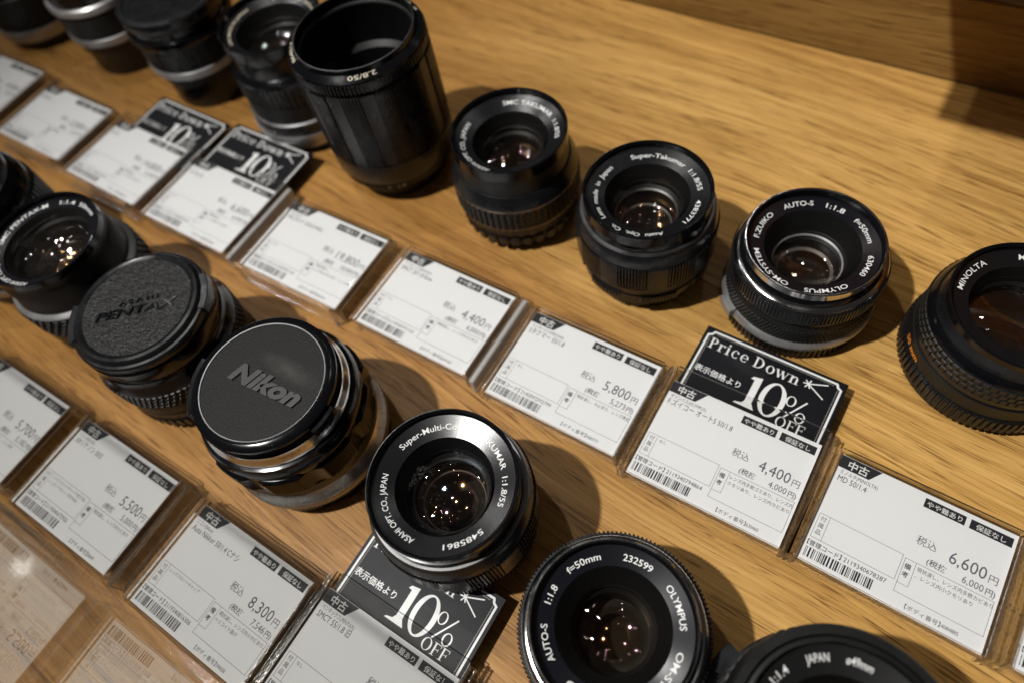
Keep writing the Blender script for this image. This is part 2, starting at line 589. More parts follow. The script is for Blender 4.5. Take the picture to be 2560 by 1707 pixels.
def box_geo(x0, x1, y0, y1, z0, z1, vs, fs, bevel=0.0):
    b = len(vs)
    if bevel <= 0:
        vs += [(x0, y0, z0), (x1, y0, z0), (x1, y1, z0), (x0, y1, z0), (x0, y0, z1), (x1, y0, z1), (x1, y1, z1), (x0, y1, z1)]
        fs += [tuple(b + i for i in f) for f in ((3, 2, 1, 0), (4, 5, 6, 7), (0, 1, 5, 4), (1, 2, 6, 5), (2, 3, 7, 6), (3, 0, 4, 7))]
        return
    c = bevel
    rows = [(z0, c), (z0 + c, 0), (z1 - c, 0), (z1, c)]
    for z, i in rows:
        vs += [(x0 + c, y0 + i, z), (x1 - c, y0 + i, z), (x1 - i, y0 + c, z), (x1 - i, y1 - c, z), (x1 - c, y1 - i, z), (x0 + c, y1 - i, z), (x0 + i, y1 - c, z), (x0 + i, y0 + c, z)]
    for k in range(3):
        for j in range(8):
            a, d = b + k * 8 + j, b + k * 8 + (j + 1) % 8
            fs.append((a, d, d + 8, a + 8))
    fs.append(tuple(b + j for j in reversed(range(8))))
    fs.append(tuple(b + 24 + j for j in range(8)))


def box(name, x0, x1, y0, y1, z0, z1, mat, parent=None, bevel=0.0):
    vs, fs = [], []
    box_geo(x0, x1, y0, y1, z0, z1, vs, fs, bevel)
    return build(name, vs, fs, mat, parent)


def lathe(name, prof, mat, parent, seg=144, closed=True, smooth=35):
    vs, fs = [], []
    n = len(prof)
    for i in range(seg):
        a = 2 * PI * i / seg
        c, s = math.cos(a), math.sin(a)
        for r, z in prof:
            vs.append((r * c, r * s, z))
    for i in range(seg):
        j = (i + 1) % seg
        for k in range(n if closed else n - 1):
            l = (k + 1) % n
            fs.append((i * n + k, j * n + k, j * n + l, i * n + l))
    return build(name, vs, fs, mat, parent, smooth)


def ring(name, r0, r1, z0, z1, mat, parent, ch=0.3, seg=144):
    """solid ring between inner radius r0 and outer r1 with chamfered outer edges"""
    return lathe(name, [(r0, z0), (r1 - ch, z0), (r1, z0 + ch), (r1, z1 - ch), (r1 - ch, z1), (r0, z1)], mat, parent, seg)


def gear(name, pts, z0, z1, rin, mat, parent, ch=0.4):
    """pts: list of (theta, r) round the ring"""
    vs, fs = [], []
    n = len(pts)
    for z, d in ((z0, ch), (z0 + ch, 0), (z1 - ch, 0), (z1, ch)):
        for a, r in pts:
            vs.append(((r - d) * math.cos(a), (r - d) * math.sin(a), z))
    for z in (z1, z0):
        for a, r in pts:
            vs.append((rin * math.cos(a), rin * math.sin(a), z))
    for k in range(6):
        l = (k + 1) % 6
        for i in range(n):
            j = (i + 1) % n
            fs.append((k * n + i, k * n + j, l * n + j, l * n + i))
    return build(name, vs, fs, mat, parent, 25)


def teeth(n, r, d, fill=0.5, slope=0.12):
    p = []
    for i in range(n):
        a0 = 2 * PI * i / n
        w = 2 * PI / n
        p += [(a0, r - d), (a0 + w * slope, r), (a0 + w * (fill), r), (a0 + w * (fill + slope), r - d)]
    return p


def lands(groups, per, r, d, r_land, gap=0.35, phase=0.0):
    """toothed groups alternating with smooth lands"""
    p = []
    W = 2 * PI / groups
    for g in range(groups):
        a0 = g * W + phase
        land = W * gap
        for k in range(6):
            t = k / 5
            p.append((a0 + land * (0.02 + 0.96 * t), r_land))
        w = (W - land) / per
        for i in range(per):
            b = a0 + land + i * w
            p += [(b + w * 0.1, r - d), (b + w * 0.25, r), (b + w * 0.7, r), (b + w * 0.85, r - d)]
    return p


def scallops(n, r, d, per=22, knurl=0.0):
    """raised knurled ridges between concave finger scallops"""
    p = []
    W = 2 * PI / n
    for g in range(n):
        a0 = g * W
        for k in range(per):
            t = k / per
            if t < 0.42:
                dip = math.sin(PI * t / 0.42)
                p.append((a0 + W * t, r - d * dip))
            else:
                p.append((a0 + W * t, r - (knurl if k % 2 else 0.0)))
    return p


def grid_grip(name, r, z0, z1, n, rows, depth, mat, parent, fillx=0.68, fillz=0.74, skew=0.0):
    """rubber ring with a grid of raised blocks, one joined part"""
    vs, fs = [], []
    seg = 144
    prof = [(r - 3, z0), (r - depth, z0), (r - depth, z1), (r - 3, z1)]
    for i in range(seg):
        a = 2 * PI * i / seg
        for rr, z in prof:
            vs.append((rr * math.cos(a), rr * math.sin(a), z))
    for i in range(seg):
        j = (i + 1) % seg
        for k in range(4):
            l = (k + 1) % 4
            fs.append((i * 4 + k, j * 4 + k, j * 4 + l, i * 4 + l))
    w = 2 * PI / n
    h = (z1 - z0) / rows
    for q in range(rows):
        for i in range(n):
            a0 = i * w + (w * skew * q)
            a1 = a0 + w * fillx
            za, zb = z0 + q * h + h * (1 - fillz) / 2, z0 + (q + 1) * h - h * (1 - fillz) / 2
            b = len(vs)
            for rr, ia, iz in ((r - depth, 0, 0), (r, w * 0.07, h * 0.07)):
                for a, z in ((a0 + ia, za + iz), (a1 - ia, za + iz), (a1 - ia, zb - iz), (a0 + ia, zb - iz)):
                    vs.append((rr * math.cos(a), rr * math.sin(a), z))
            fs += [(b + 4, b + 5, b + 6, b + 7), (b, b + 1, b + 5, b + 4), (b + 1, b + 2, b + 6, b + 5), (b + 2, b + 3, b + 7, b + 6), (b + 3, b, b + 4, b + 7)]
    return build(name, vs, fs, mat, parent)


def arc_block(name, r0, r1, a0, a1, z0, z1, mat, parent, seg=14):
    vs, fs = [], []
    for i in range(seg + 1):
        a = math.radians(a0 + (a1 - a0) * i / seg)
        for r, z in ((r0, z0), (r1, z0), (r1, z1 - 0.3), (r1 - 0.3, z1), (r0, z1)):
            vs.append((r * math.cos(a), r * math.sin(a), z))
    for i in range(seg):
        for k in range(5):
            l = (k + 1) % 5
            fs.append((i * 5 + k, (i + 1) * 5 + k, (i + 1) * 5 + l, i * 5 + l))
    fs.append((4, 3, 2, 1, 0))
    fs.append(tuple(seg * 5 + k for k in range(5)))
    return build(name, vs, fs, mat, parent, 30)


# ---- text
_cache = {}


def text_geo(body, size, bold=0.0, shear=0.0, spacing=1.0, extrude=0.0, res=3):
    key = (body, round(size, 3), bold, shear, spacing, extrude, res)
    if key in _cache:
        return _cache[key]
    cu = bpy.data.curves.new('t', 'FONT')
    cu.body = body
    cu.size = size
    cu.offset = bold
    cu.shear = shear
    cu.space_character = spacing
    cu.extrude = extrude
    cu.resolution_u = res
    cu.fill_mode = 'FRONT' if extrude == 0 else 'BOTH'
    o = bpy.data.objects.new('t', cu)
    C.objects.link(o)
    bpy.context.view_layer.update()
    me = bpy.data.meshes.new_from_object(o.evaluated_get(bpy.context.evaluated_depsgraph_get()))
    vs = [tuple(v.co) for v in me.vertices]
    fs = [tuple(p.vertices) for p in me.polygons]
    bpy.data.objects.remove(o)
    bpy.data.curves.remove(cu)
    bpy.data.meshes.remove(me)
    if vs:
        x0 = min(v[0] for v in vs)
        vs = [(v[0] - x0, v[1], v[2]) for v in vs]
    _cache[key] = (vs, fs)
    return vs, fs


def subdivide_long(vs, fs):
    return vs, fs


class Sheet:
    """collects flat prints (text, boxes, lines) that become one mesh; each piece sits a few microns above the last"""
    def __init__(self, z):
        self.v, self.f, self.z = [], [], z

    def poly(self, pts):
        b = len(self.v)
        self.v += [(x, y, self.z) for x, y in pts]
        a = sum(pts[i][0] * pts[(i + 1) % len(pts)][1] - pts[(i + 1) % len(pts)][0] * pts[i][1] for i in range(len(pts)))
        idx = list(range(b, b + len(pts)))
        self.f.append(tuple(idx if a > 0 else idx[::-1]))
        self.z += 0.0008

    def rect(self, x0, y0, x1, y1):
        self.poly([(x0, y0), (x1, y0), (x1, y1), (x0, y1)])

    def frame(self, x0, y0, x1, y1, w):
        self.rect(x0, y0, x1, y0 + w)
        self.rect(x0, y1 - w, x1, y1)
        self.rect(x0, y0, x0 + w, y1)
        self.rect(x1 - w, y0, x1, y1)

    def stroke(self, pts, w, closed=False):
        n = len(pts)
        for i in range(n if closed else n - 1):
            (xa, ya), (xb, yb) = pts[i], pts[(i + 1) % n]
            dx, dy = xb - xa, yb - ya
            l = math.hypot(dx, dy) or 1
            nx, ny = -dy / l * w / 2, dx / l * w / 2
            ex, ey = dx / l * w * 0.3, dy / l * w * 0.3
            self.poly([(xa + nx - ex, ya + ny - ey), (xb + nx + ex, yb + ny + ey), (xb - nx + ex, yb - ny + ey), (xa - nx - ex, ya - ny - ey)])

    def annulus(self, cx, cy, a, b, ia, ib, t0=0, t1=360, dx=0.0, seg=26):
        base = len(self.v)
        for i in range(seg + 1):
            t = math.radians(t0 + (t1 - t0) * i / seg)
            self.v.append((cx + a * math.cos(t), cy + b * math.sin(t), self.z))
            self.v.append((cx + dx + ia * math.cos(t), cy + ib * math.sin(t), self.z))
        for i in range(seg):
            p = base + 2 * i
            self.f.append((p + 1, p, p + 2, p + 3) if t1 > t0 else (p, p + 1, p + 3, p + 2))
        self.z += 0.0008

    def text(self, body, x, y, size, width=None, bold=0.0, squash=None, anchor='l', rot=False, res=2, spacing=1.0):
        vs, fs = text_geo(body, size, bold, 0.0, spacing, 0.0, res)
        if not vs:
            return
        w = max(v[0] for v in vs)
        k = (width / w) if width else (squash or 1.0)
        off = -w * k if anchor == 'r' else (-w * k / 2 if anchor == 'c' else 0)
        b = len(self.v)
        self.v += [(x + off + v[0] * k, y + v[1], self.z) for v in vs]
        self.f += [tuple(b + i for i in f) for f in fs]
        self.z += 0.0008

    def build(self, name, mat, parent):
        return build(name, self.v, self.f, mat, parent)


def arc_text(parent, body, r, z, a0, a1, size, mat, slope=0.0, bold=0.0, name='lettering', shear=0.0, spacing=1.0):
    """letters round a ring, tops outward, from angle a0 clockwise to a1; slope = dz/dr of the ring face"""
    vs, fs = text_geo(body, size, bold, shear, spacing, 0.0, 3)
    w = max(v[0] for v in vs)
    span = (a0 - a1) % 360
    h = 0.72 * size
    out = []
    for x, y, _ in vs:
        a = math.radians(a0 - span * x / w)
        rr = r - h / 2 + y
        out.append((rr * math.cos(a), rr * math.sin(a), z + slope * (rr - r) + 0.03))
    return build(name, out, fs, mat, parent)


def side_text(parent, body, r, z, a0, a1, size, mat, name='lettering', bold=0.0):
    """letters on the outside wall reading left to right seen from outside, a0 -> a1 counter-clockwise"""
    vs, fs = text_geo(body, size, bold, 0.0, 1.0, 0.0, 3)
    w = max(v[0] for v in vs)
    span = (a1 - a0) % 360
    out = []
    for x, y, _ in vs:
        a = math.radians(a0 + span * x / w)
        out.append(((r + 0.04) * math.cos(a), (r + 0.04) * math.sin(a), z + y))
    return build(name, out, fs, mat, parent)


def dome(name, rad, z_edge, sag, mat, parent, seg=72, rings=14):
    """spherical glass surface; sag > 0 bulges up, < 0 is hollow"""
    s = abs(sag)
    Rr = (rad * rad + s * s) / (2 * s)
    vs, fs = [(0, 0, z_edge + sag)], []
    for k in range(1, rings + 1):
        r = rad * k / rings
        h = math.sqrt(Rr * Rr - r * r) - (Rr - s)
        z = z_edge + (h if sag > 0 else -h)
        for i in range(seg):
            a = 2 * PI * i / seg
            vs.append((r * math.cos(a), r * math.sin(a), z))
    for i in range(seg):
        fs.append((0, 1 + i, 1 + (i + 1) % seg))
    for k in range(rings - 1):
        for i in range(seg):
            a, b = 1 + k * seg + i, 1 + k * seg + (i + 1) % seg
            fs.append((a, a + seg, b + seg, b))
    return build(name, vs, fs, mat, parent, 180)


def disc(name, rad, z, mat, parent, seg=72, r0=0.0):
    if r0 > 0:
        return lathe(name, [(r0, z), (rad, z), (rad, z - 0.4), (r0, z - 0.4)], mat, parent, seg)
    vs = [(rad * math.cos(2 * PI * i / seg), rad * math.sin(2 * PI * i / seg), z) for i in range(seg)]
    return build(name, vs, [tuple(range(seg))], mat, parent)


def optics(t, rg, ztop, floor, kind, ridge_out, ridge_in, zr_top, ridge_drop, nr=9, front_sag=2.6, inner='deep_black', bright_rings=False):
    """stepped baffle down to the front glass, several coated glass surfaces, iris and dark floor"""
    prof = [(ridge_out, zr_top)]
    n = nr
    for i in range(n):
        r = ridge_out + (ridge_in - ridge_out) * (i + 1) / n
        z = zr_top - ridge_drop * (i + 1) / n
        prof.append((r + (ridge_out - ridge_in) / n * 0.35, z + ridge_drop / n * 0.0))
        prof.append((r, z - 0.02 + ridge_drop / n * 0.35))
    zb = zr_top - ridge_drop
    prof += [(ridge_in, zb), (ridge_in, zb - 1.2), (ridge_out, zb - 1.2)]
    lathe('baffle', prof, M['inner_black'], t, 120, True, 20)
    lathe('inner_barrel', [(ridge_in, zb - 1.2), (rg + 0.2, zb - 1.6), (rg + 0.2, zb - 4), (rg - 1.0, zb - 5), (rg - 1.2, floor + 9), (rg - 3.0, floor + 8), (rg - 3.2, floor + 1),
                          (rg + 1.5, floor + 1), (rg + 1.5, zb - 1.3)], M[inner], t, 96, True, 25)
    for nm, mat, r, z, sag in kind:
        dome(nm, rg * r, zb + z, sag, G[mat], t)
    disc('iris', rg - 1.0, floor + 10, M['deep_black'], t, 72, rg * 0.55)
    disc('barrel_floor', rg + 1, floor + 1.3, M['deep_black'], t)
    if bright_rings:
        lathe('retaining_ring', [(rg - 0.6, zb - 3.2), (rg, zb - 2.6), (rg, zb - 3.6)], M['satin'], t, 96)
        lathe('retaining_ring', [(rg - 3.4, zb - 9.4), (rg - 2.4, zb - 8.4), (rg - 2.2, zb - 9.8)], M['satin'], t, 96)


DOMES = {
    'plain': [('front_glass', 'clear', 1.0, -1.6, 2.6), ('rear_glass', 'amber', 0.92, -5.5, 1.2), ('rear_glass', 'violet', 0.85, -8, -3.0), ('rear_glass', 'blue', 0.75, -13, 3.0)],
    'dusty': [('front_glass', 'dusty', 1.0, -1.4, 2.4), ('rear_glass', 'blue', 0.95, -4.5, 1.0), ('rear_glass', 'amber', 0.85, -8, -3.5), ('rear_glass', 'violet', 0.72, -13, 2.5)],
    'clear': [('front_glass', 'clear', 1.0, -3.0, 2.2), ('rear_glass', 'smoke', 0.95, -5.0, 0.8), ('rear_glass', 'white', 0.88, -7.0, -3.0), ('rear_glass', 'blue', 0.75, -12, 2.2)],
    'bright': [('front_glass', 'clear', 1.0, -0.4, 3.6), ('rear_glass', 'white', 0.93, -4.5, 2.0), ('rear_glass', 'white', 0.88, -6, -6.0), ('rear_glass', 'amber', 0.8, -10, 5.0), ('rear_glass', 'white', 0.7, -13, 4.0), ('rear_glass', 'amber', 0.6, -17, -3.0)],
    'dark': [('front_glass', 'smoke', 1.0, -1.2, 3.0), ('rear_glass', 'smoke', 0.92, -5.5, 1.2), ('rear_glass', 'violet', 0.8, -10, -2.6), ('rear_glass', 'amber', 0.7, -14, 3.0)],
}


def name_ring(t, r0, r1, z0, z1, mat):
    """shallow inward cone carrying the engraved text: r1 outer edge at z1, r0 inner edge at z0"""
    lathe('name_ring', [(r0, z0), (r1, z1), (r1, z1 - 1.5), (r0, z0 - 1.5)], M[mat], t)


def filter_thread(t, r_out, r_in, z0, z1, mat='gloss_black', edge='gloss_black'):
    """outer front rim with fine thread rings on the inside"""
    lathe('filter_rim', [(r_out, z0), (r_out, z1 - 0.3), (r_out - 0.3, z1), (r_in + 0.75, z1), (r_in + 0.45, z1 - 0.35), (r_in + 0.45, z0)], M[mat], t, 160, True, 20)
    prof = [(r_in + 0.45, z1 - 0.36)]
    n = 5
    zi = z1 - 0.4
    for i in range(n):
        zz = zi - (zi - z0 - 0.2) * (i + 0.5) / n
        prof.append((r_in + 0.34, zz + 0.14))
        prof.append((r_in, zz - 0.14))
    prof += [(r_in, z0), (r_in + 0.45, z0)]
    lathe('filter_thread', prof, M['gloss_black'], t, 160, True, 20)


# ------------------------------------------------------------------ the lenses
LG = 'second-hand camera lenses standing on the oak counter'


def om_lens(x, y, label, glass, texts, ring_mat, btn_angle, glass_r, knurl_r, bright=False):
    t = thing('camera_lens', label, 'camera lens', x, y, group=LG)
    gear('rear_cap', teeth(84, 29.2, 0.7), 0, 8.6, 20, M['plastic'], t)
    lathe('mount_ring', [(22, 8.7), (30.2, 8.7), (30.4, 9.0), (30.3, 10.4), (29.3, 11.9), (29.0, 12.2), (22, 12.2)], M['satin'], t)
    lathe('grip_collar', [(22, 12.2), (28.7, 12.2), (28.8, 12.8), (28.8, 21.0), (28.0, 22.6), (22, 22.6)], M['matt_black'], t)
    grid_grip('aperture_grip', 29.3, 12.9, 20.6, 110, 5, 0.55, M['rubber'], t, 0.6, 0.6, 0.5)
    lathe('barrel', [(22, 22.6), (28.0, 22.6), (28.3, 23.4), (28.3, 25.4), (22, 25.4)], M['gloss_black'], t)
    gear('focus_grip', teeth(132, knurl_r, 0.55), 25.4, 32.6, 22, M['metal_black'], t, 0.5)
    lathe('chrome_collar', [(22, 32.6), (28.2, 32.6), (28.5, 33.0), (28.0, 33.9), (27.0, 34.4), (22, 34.4)], M['chrome'], t)
    lathe('front_collar', [(24.35, 34.4), (26.6, 34.4), (26.2, 36.6), (25.4, 37.4), (25.3, 38.8), (24.35, 38.8)], M['gloss_black'], t)
    filter_thread(t, 25.7, 24.3, 38.0, 41.2, 'chrome')
    name_ring(t, 17.9, 24.2, 36.6, 37.9, ring_mat)
    for tx in texts:
        arc_text(t, tx[0], tx[3] if len(tx) > 3 else 20.9, 37.23, tx[1], tx[2], tx[4] if len(tx) > 4 else 2.9, M['white'], 0.206, 0.02)
    optics(t, glass_r, 41, 4, DOMES[glass], 17.9, glass_r + 0.6, 36.6, 6.5, 11, inner='deep_black', bright_rings=bright)
    if btn_angle is not None:
        arc_block('release_button', 29.5, 32.4, btn_angle - 7.5, btn_angle + 7.5, 8.9, 13.6, M['satin'], t)
        side_text(t, 'LENS MADE IN JAPAN', 30.4, 9.0, -112, -48, 1.7, M['etched'], 'engraving')
    return t


om_lens(-14.9, 184.6, 'silver-rimmed lens behind the black tag, serial 630460, clear pale glass', 'clear',
        [('AUTO-S', 142, 109.5), ('1:1.8', 96.2, 76.2), ('f=50mm', 62.1, 28.8), ('630460', 12.2, -15.9), ('OLYMPUS', -35, -78.2), ('OM-SYSTEM', -94.7, -150.7), ('F.ZUIKO', -165.5, 156.7)],
        'ring_gloss', -133, 13.4, 29.3, True)
om_lens(-16.9, 25.4, 'silver-rimmed lens in the foreground with serial 232599 and dark glass', 'dark',
        [('f=50mm', 160.4, 128.3), ('232599', 108.6, 82.0), ('OLYMPUS', 64.2, 27.0), ('OM-SYSTEM', 10.0, -46), ('F.ZUIKO', -60, -101.8), ('AUTO-S', -120.9, -151.2), ('1:1.8', -167.8, 176.0)],
        'ring_gloss', None, 13.0, 30.0)


def takumar(x, y, label, glass, texts, ring_mat, edge, glass_r=14.0, th=50.4, phase=0.3):
    t = thing('camera_lens', label, 'camera lens', x, y, group=LG)
    ring('rear_cap', 16, 24.0, 0, 6.0, M['plastic'], t, 0.6)
    lathe('mount_ring', [(16, 6.0), (25.5, 6.0), (26.3, 7.5), (26.3, 8.2), (16, 8.2)], M['metal_black'], t)
    gear('aperture_ring', lands(7, 11, 28.0, 0.6, 27.2, 0.35, phase), 8.2, 13.4, 18, M['metal_black'], t, 0.7)
    lathe('scale_ring', [(18, 13.4), (26.8, 13.4), (27.2, 14.2), (28.4, 19.4), (18, 19.4)], M['matt_black'], t)
    gear('focus_ring', lands(9, 9, 29.4, 1.2, 29.5, 0.42, phase), 19.4, 35.0, 20, M['metal_black'], t, 0.8)
    lathe('shoulder', [(20, 35.0), (28.8, 35.0), (28.6, 37.0), (27.8, 40.2), (27.2, 41.0), (20, 41.0)], M['metal_black'], t)
    lathe('bright_edge', [(24, 41.0), (27.2, 41.0), (27.35, 41.5), (26.9, 42.0), (24, 42.0)], M[edge], t)
    lathe('front_collar', [(22, 42.0), (26.0, 42.0), (25.7, 43.5), (25.2, 45.2), (22, 45.2)], M['gloss_black'], t)
    filter_thread(t, 25.7, 24.4, 45.2, th, 'gloss_black')
    name_ring(t, 17.0, 24.4, 45.4, 47.6, ring_mat)
    for tx in texts:
        r = tx[3] if len(tx) > 3 else 20.7
        arc_text(t, tx[0], r, 45.4 + (r - 17.0) * 0.2973, tx[1], tx[2], tx[4] if len(tx) > 4 else 2.7, M['white'], 0.2973, 0.015)
    optics(t, glass_r, 50, 4, DOMES[glass], 17.0, glass_r + 0.5, 45.4, 5.0, 7)
    lathe('retaining_ring', [(glass_r - 1.9, 35.0), (glass_r - 1.2, 35.6), (glass_r - 1.0, 34.8)], M['dim_silver'], t, 96)
    lathe('retaining_ring', [(glass_r - 3.7, 27.6), (glass_r - 3.2, 28.1), (glass_r - 3.0, 27.4)], M['satin'], t, 96)
    return t


takumar(-79.5, 174.1, 'all-black lens with serial 4383771, behind the 5,800 yen card', 'plain',
        [('Super-Takumar  1:1.8/55', 135, 30), ('4383771', 15.9, -20.2, 20.4), ('Asahi  Opt.  Co.', -46.3, -106), ('Lens  made  in  Japan', -118.1, 160.5)], 'ring_black', 'dim_silver')
takumar(-84.3, 34.9, 'black multi-coated lens with serial 5485861 overlapping the front black tag, dusty glass', 'dusty',
        [('Super-Multi-Coated  TAKUMAR  1:1.8/55', 171.3, 7.9, 20.6, 2.8), ('5485861', -17.8, -56.1), ('ASAHI OPT. CO., JAPAN', -84.4, -161, 20.6)], 'ring_black', 'dim_silver', 14.6)

# black lens with rubber waffle grip behind the left 4,400 yen card
t = thing('camera_lens', 'black lens with waffle rubber grip between two worn brassy lines', 'camera lens', -147.3, 178.1, group=LG)
ring('rear_cap', 16, 24.2, 0, 5.0, M['plastic'], t, 0.6)
gear('aperture_ring', scallops(30, 28.0, 1.5, 10), 5.0, 10.6, 18, M['metal_black'], t, 0.6)
lathe('scale_ring', [(18, 10.6), (26.8, 10.6), (27.6, 11.6), (28.0, 17.6), (18, 17.6)], M['matt_black'], t)
ring('worn_line', 20, 28.9, 17.6, 18.2, M['worn_edge'], t, 0.15)
grid_grip('focus_grip', 29.4, 18.4, 29.6, 60, 5, 0.7, M['rubber'], t, 0.66, 0.66)
ring('worn_line', 20, 29.2, 29.7, 30.4, M['worn_edge'], t, 0.2)
lathe('shoulder', [(20, 30.4), (29.0, 30.4), (28.6, 32.2), (26.2, 36.6), (20, 36.6)], M['metal_black'], t)
lathe('front_collar', [(24.5, 36.6), (25.6, 36.6), (25.4, 37.5), (25.4, 46.0), (24.5, 46.0)], M['matt_black'], t)
filter_thread(t, 25.7, 24.4, 46.0, 51.6, 'gloss_black')
name_ring(t, 16.8, 24.4, 45.6, 48.6, 'ring_black')
for b_, a0, a1 in (('SMC TAKUMAR  1:1.8/55', 130, 21), ('ASAHI OPT. CO., JAPAN', -83, -178)):
    arc_text(t, b_, 20.9, 45.6 + 4.1 * 0.395, a0, a1, 2.7, M['white'], 0.395, 0.015)
optics(t, 13.8, 51, 4, DOMES['plain'], 16.8, 14.4, 45.6, 5.0, 7)

# tall black macro lens
t = thing('camera_lens', 'tall black macro lens with deep hollow front and serial 864614', 'camera lens', -222.2, 177.7, group=LG)
ring('rear_cap', 16, 24.0, 0, 11.0, M['plastic'], t, 0.8)
gear('aperture_ring', teeth(110, 29.8, 0.6), 11.0, 16.0, 18, M['metal_black'], t, 0.5)
side_text(t, '4   2.8', 29.9, 12.2, -62, -44, 2.4, M['cream'], 'aperture_numbers')
lathe('scale_ring', [(18, 16.0), (30.6, 16.0), (31.0, 17.0), (31.0, 27.5), (18, 27.5)], M['metal_black'], t)
gear('focus_ring', lands(12, 7, 31.3, 1.6, 30.5, 0.42, 0.1), 27.5, 69.5, 27.0, M['metal_black'], t, 0.5)
lathe('collar_groove', [(27, 69.5), (29.0, 69.5), (29.0, 71.0), (27, 71.0)], M['gloss_black'], t)
gear('front_knurl', teeth(110, 31.4, 0.8), 71.0, 76.0, 27, M['metal_black'], t, 0.4)
lathe('front_bevel', [(26.6, 76.0), (31.1, 76.0), (30.9, 76.8), (27.6, 78.6), (27.4, 80.4), (27.0, 80.6), (26.6, 80.2)], M['gloss_black'], t)
lathe('inner_hood', [(26.6, 79.9), (26.6, 76), (25.8, 75.6), (25.4, 75.0), (25.6, 74.4), (25.0, 56), (22.4, 54.0), (22.0, 46), (16.5, 43.5), (16.0, 40), (14.0, 36), (13.5, 30), (26.7, 30), (26.7, 79)], M['deep_black'], t, 120, True, 25)
lathe('bright_edge', [(26.5, 80.3), (27.0, 80.3), (27.0, 80.75), (26.6, 80.8)], M['dim_silver'], t)
dome('front_glass', 13.4, 34, 2.0, G['violet'], t)
disc('barrel_floor', 14, 30.2, M['deep_black'], t)
for b_, a0, a1 in (('864614', -119.5, -148.3), ('2.8/50', -32.8, -57.8), ('ВОЛНА-9', 110, 55), ('MC', -175, 175)):
    arc_text(t, b_, 28.9, 77.90, a0, a1, 2.4, M['cream'], -0.5455, 0.01)

# large rubber-ribbed lens at the right edge
t = thing('camera_lens', 'large black lens with orange 50 mm mark, cut off by the right picture edge', 'camera lens', 58.5, 189.0, group=LG)
ring('rear_cap', 16, 30.0, 0, 3.2, M['plastic'], t, 0.5)
gear('aperture_ring', teeth(84, 32.0, 0.8, 0.58, 0.12), 3.2, 12.2, 18, M['plastic'], t, 0.9)
lathe('scale_ring', [(18, 12.2), (30.6, 12.2), (31.0, 12.8), (30.8, 19.0), (18, 19.0)], M['matt_black'], t)
side_text(t, '50 mm', 31.0, 13.6, -159, -138, 3.8, M['orange'], 'focal_length_mark', 0.09)
lathe('scale_ring', [(18, 19.2), (30.2, 19.2), (30.2, 22.0), (18, 22.0)], M['metal_black'], t)
grid_grip('focus_grip', 30.4, 22.0, 30.6, 70, 3, 0.5, M['rubber'], t, 0.82, 0.85, 0.5)
lathe('shoulder', [(20, 30.6), (29.8, 30.6), (29.4, 32.0), (28.0, 33.8), (20, 33.8)], M['gloss_black'], t)
lathe('front_collar', [(25.1, 33.8), (27.6, 33.8), (26.8, 35.4), (26.4, 38.4), (25.1, 38.4)], M['metal_black'], t)
filter_thread(t, 26.4, 25.0, 38.4, 41.4, 'gloss_black')
name_ring(t, 18.6, 25.0, 37.0, 38.8, 'ring_black')
for b_, a0, a1 in (('MD ROKKOR 50mm 1:1.4', 112, 20), ('MINOLTA', -176, 142), ('JAPAN  ø49mm', -20, -80)):
    arc_text(t, b_, 22.2, 37.0 + 3.6 * 0.281, a0, a1, 2.9, M['white'], 0.281, 0.02)
optics(t, 17.0, 41, 4, DOMES['clear'], 18.6, 17.4, 37.0, 3.0, 4)

# black f/1.4 lens at the bottom edge
t = thing('camera_lens', 'black lens marked 1.4 and ø49mm, cut off by the bottom picture edge', 'camera lens', 47.8, 27.4, group=LG)
ring('rear_cap', 16, 29.0, 0, 8.0, M['plastic'], t, 0.6)
gear('aperture_ring', lands(6, 9, 31.5, 0.7, 30.8, 0.3, 0.2), 8.0, 17.0, 18, M['plastic'], t, 0.8)
arc_block('coupling_prong', 30.5, 35.5, 158, 174, 17.2, 27.0, M['plastic'], t)
arc_block('coupling_prong', 30.5, 34.2, 174, 190, 17.2, 24.0, M['plastic'], t)
lathe('scale_ring', [(18, 17.0), (31.2, 17.0), (31.6, 18.0), (31.6, 28.0), (18, 28.0)], M['metal_black'], t)
grid_grip('focus_grip', 31.0, 28.0, 42.0, 64, 4, 0.8, M['rubber'], t)
lathe('shoulder', [(26.4, 42.0), (30.6, 42.0), (30.2, 44.0), (29.9, 45.0), (30.0, 52.8), (29.4, 53.6), (27.2, 53.6), (27.0, 52.6), (26.4, 50.0), (26.4, 42.0)], M['matt_black'], t)
lathe('front_collar', [(25.0, 50.0), (26.6, 50.0), (26.6, 54.2), (26.0, 54.6), (25.3, 54.6), (25.0, 53.9)], M['matt_black'], t)
name_ring(t, 17.6, 24.9, 49.6, 51.6, 'inner_black')
for b_, a0, a1 in (('JAPAN', 135.5, 119), ('ø49mm', 107.5, 89.5), ('50mm 1:1.4', -170, 150)):
    arc_text(t, b_, 21.8, 49.6 + 4.2 * 0.274, a0, a1, 3.1, M['white'], 0.274, 0.02)
optics(t, 15.0, 54, 4, DOMES['dark'], 17.6, 15.6, 49.6, 4.0, 6)

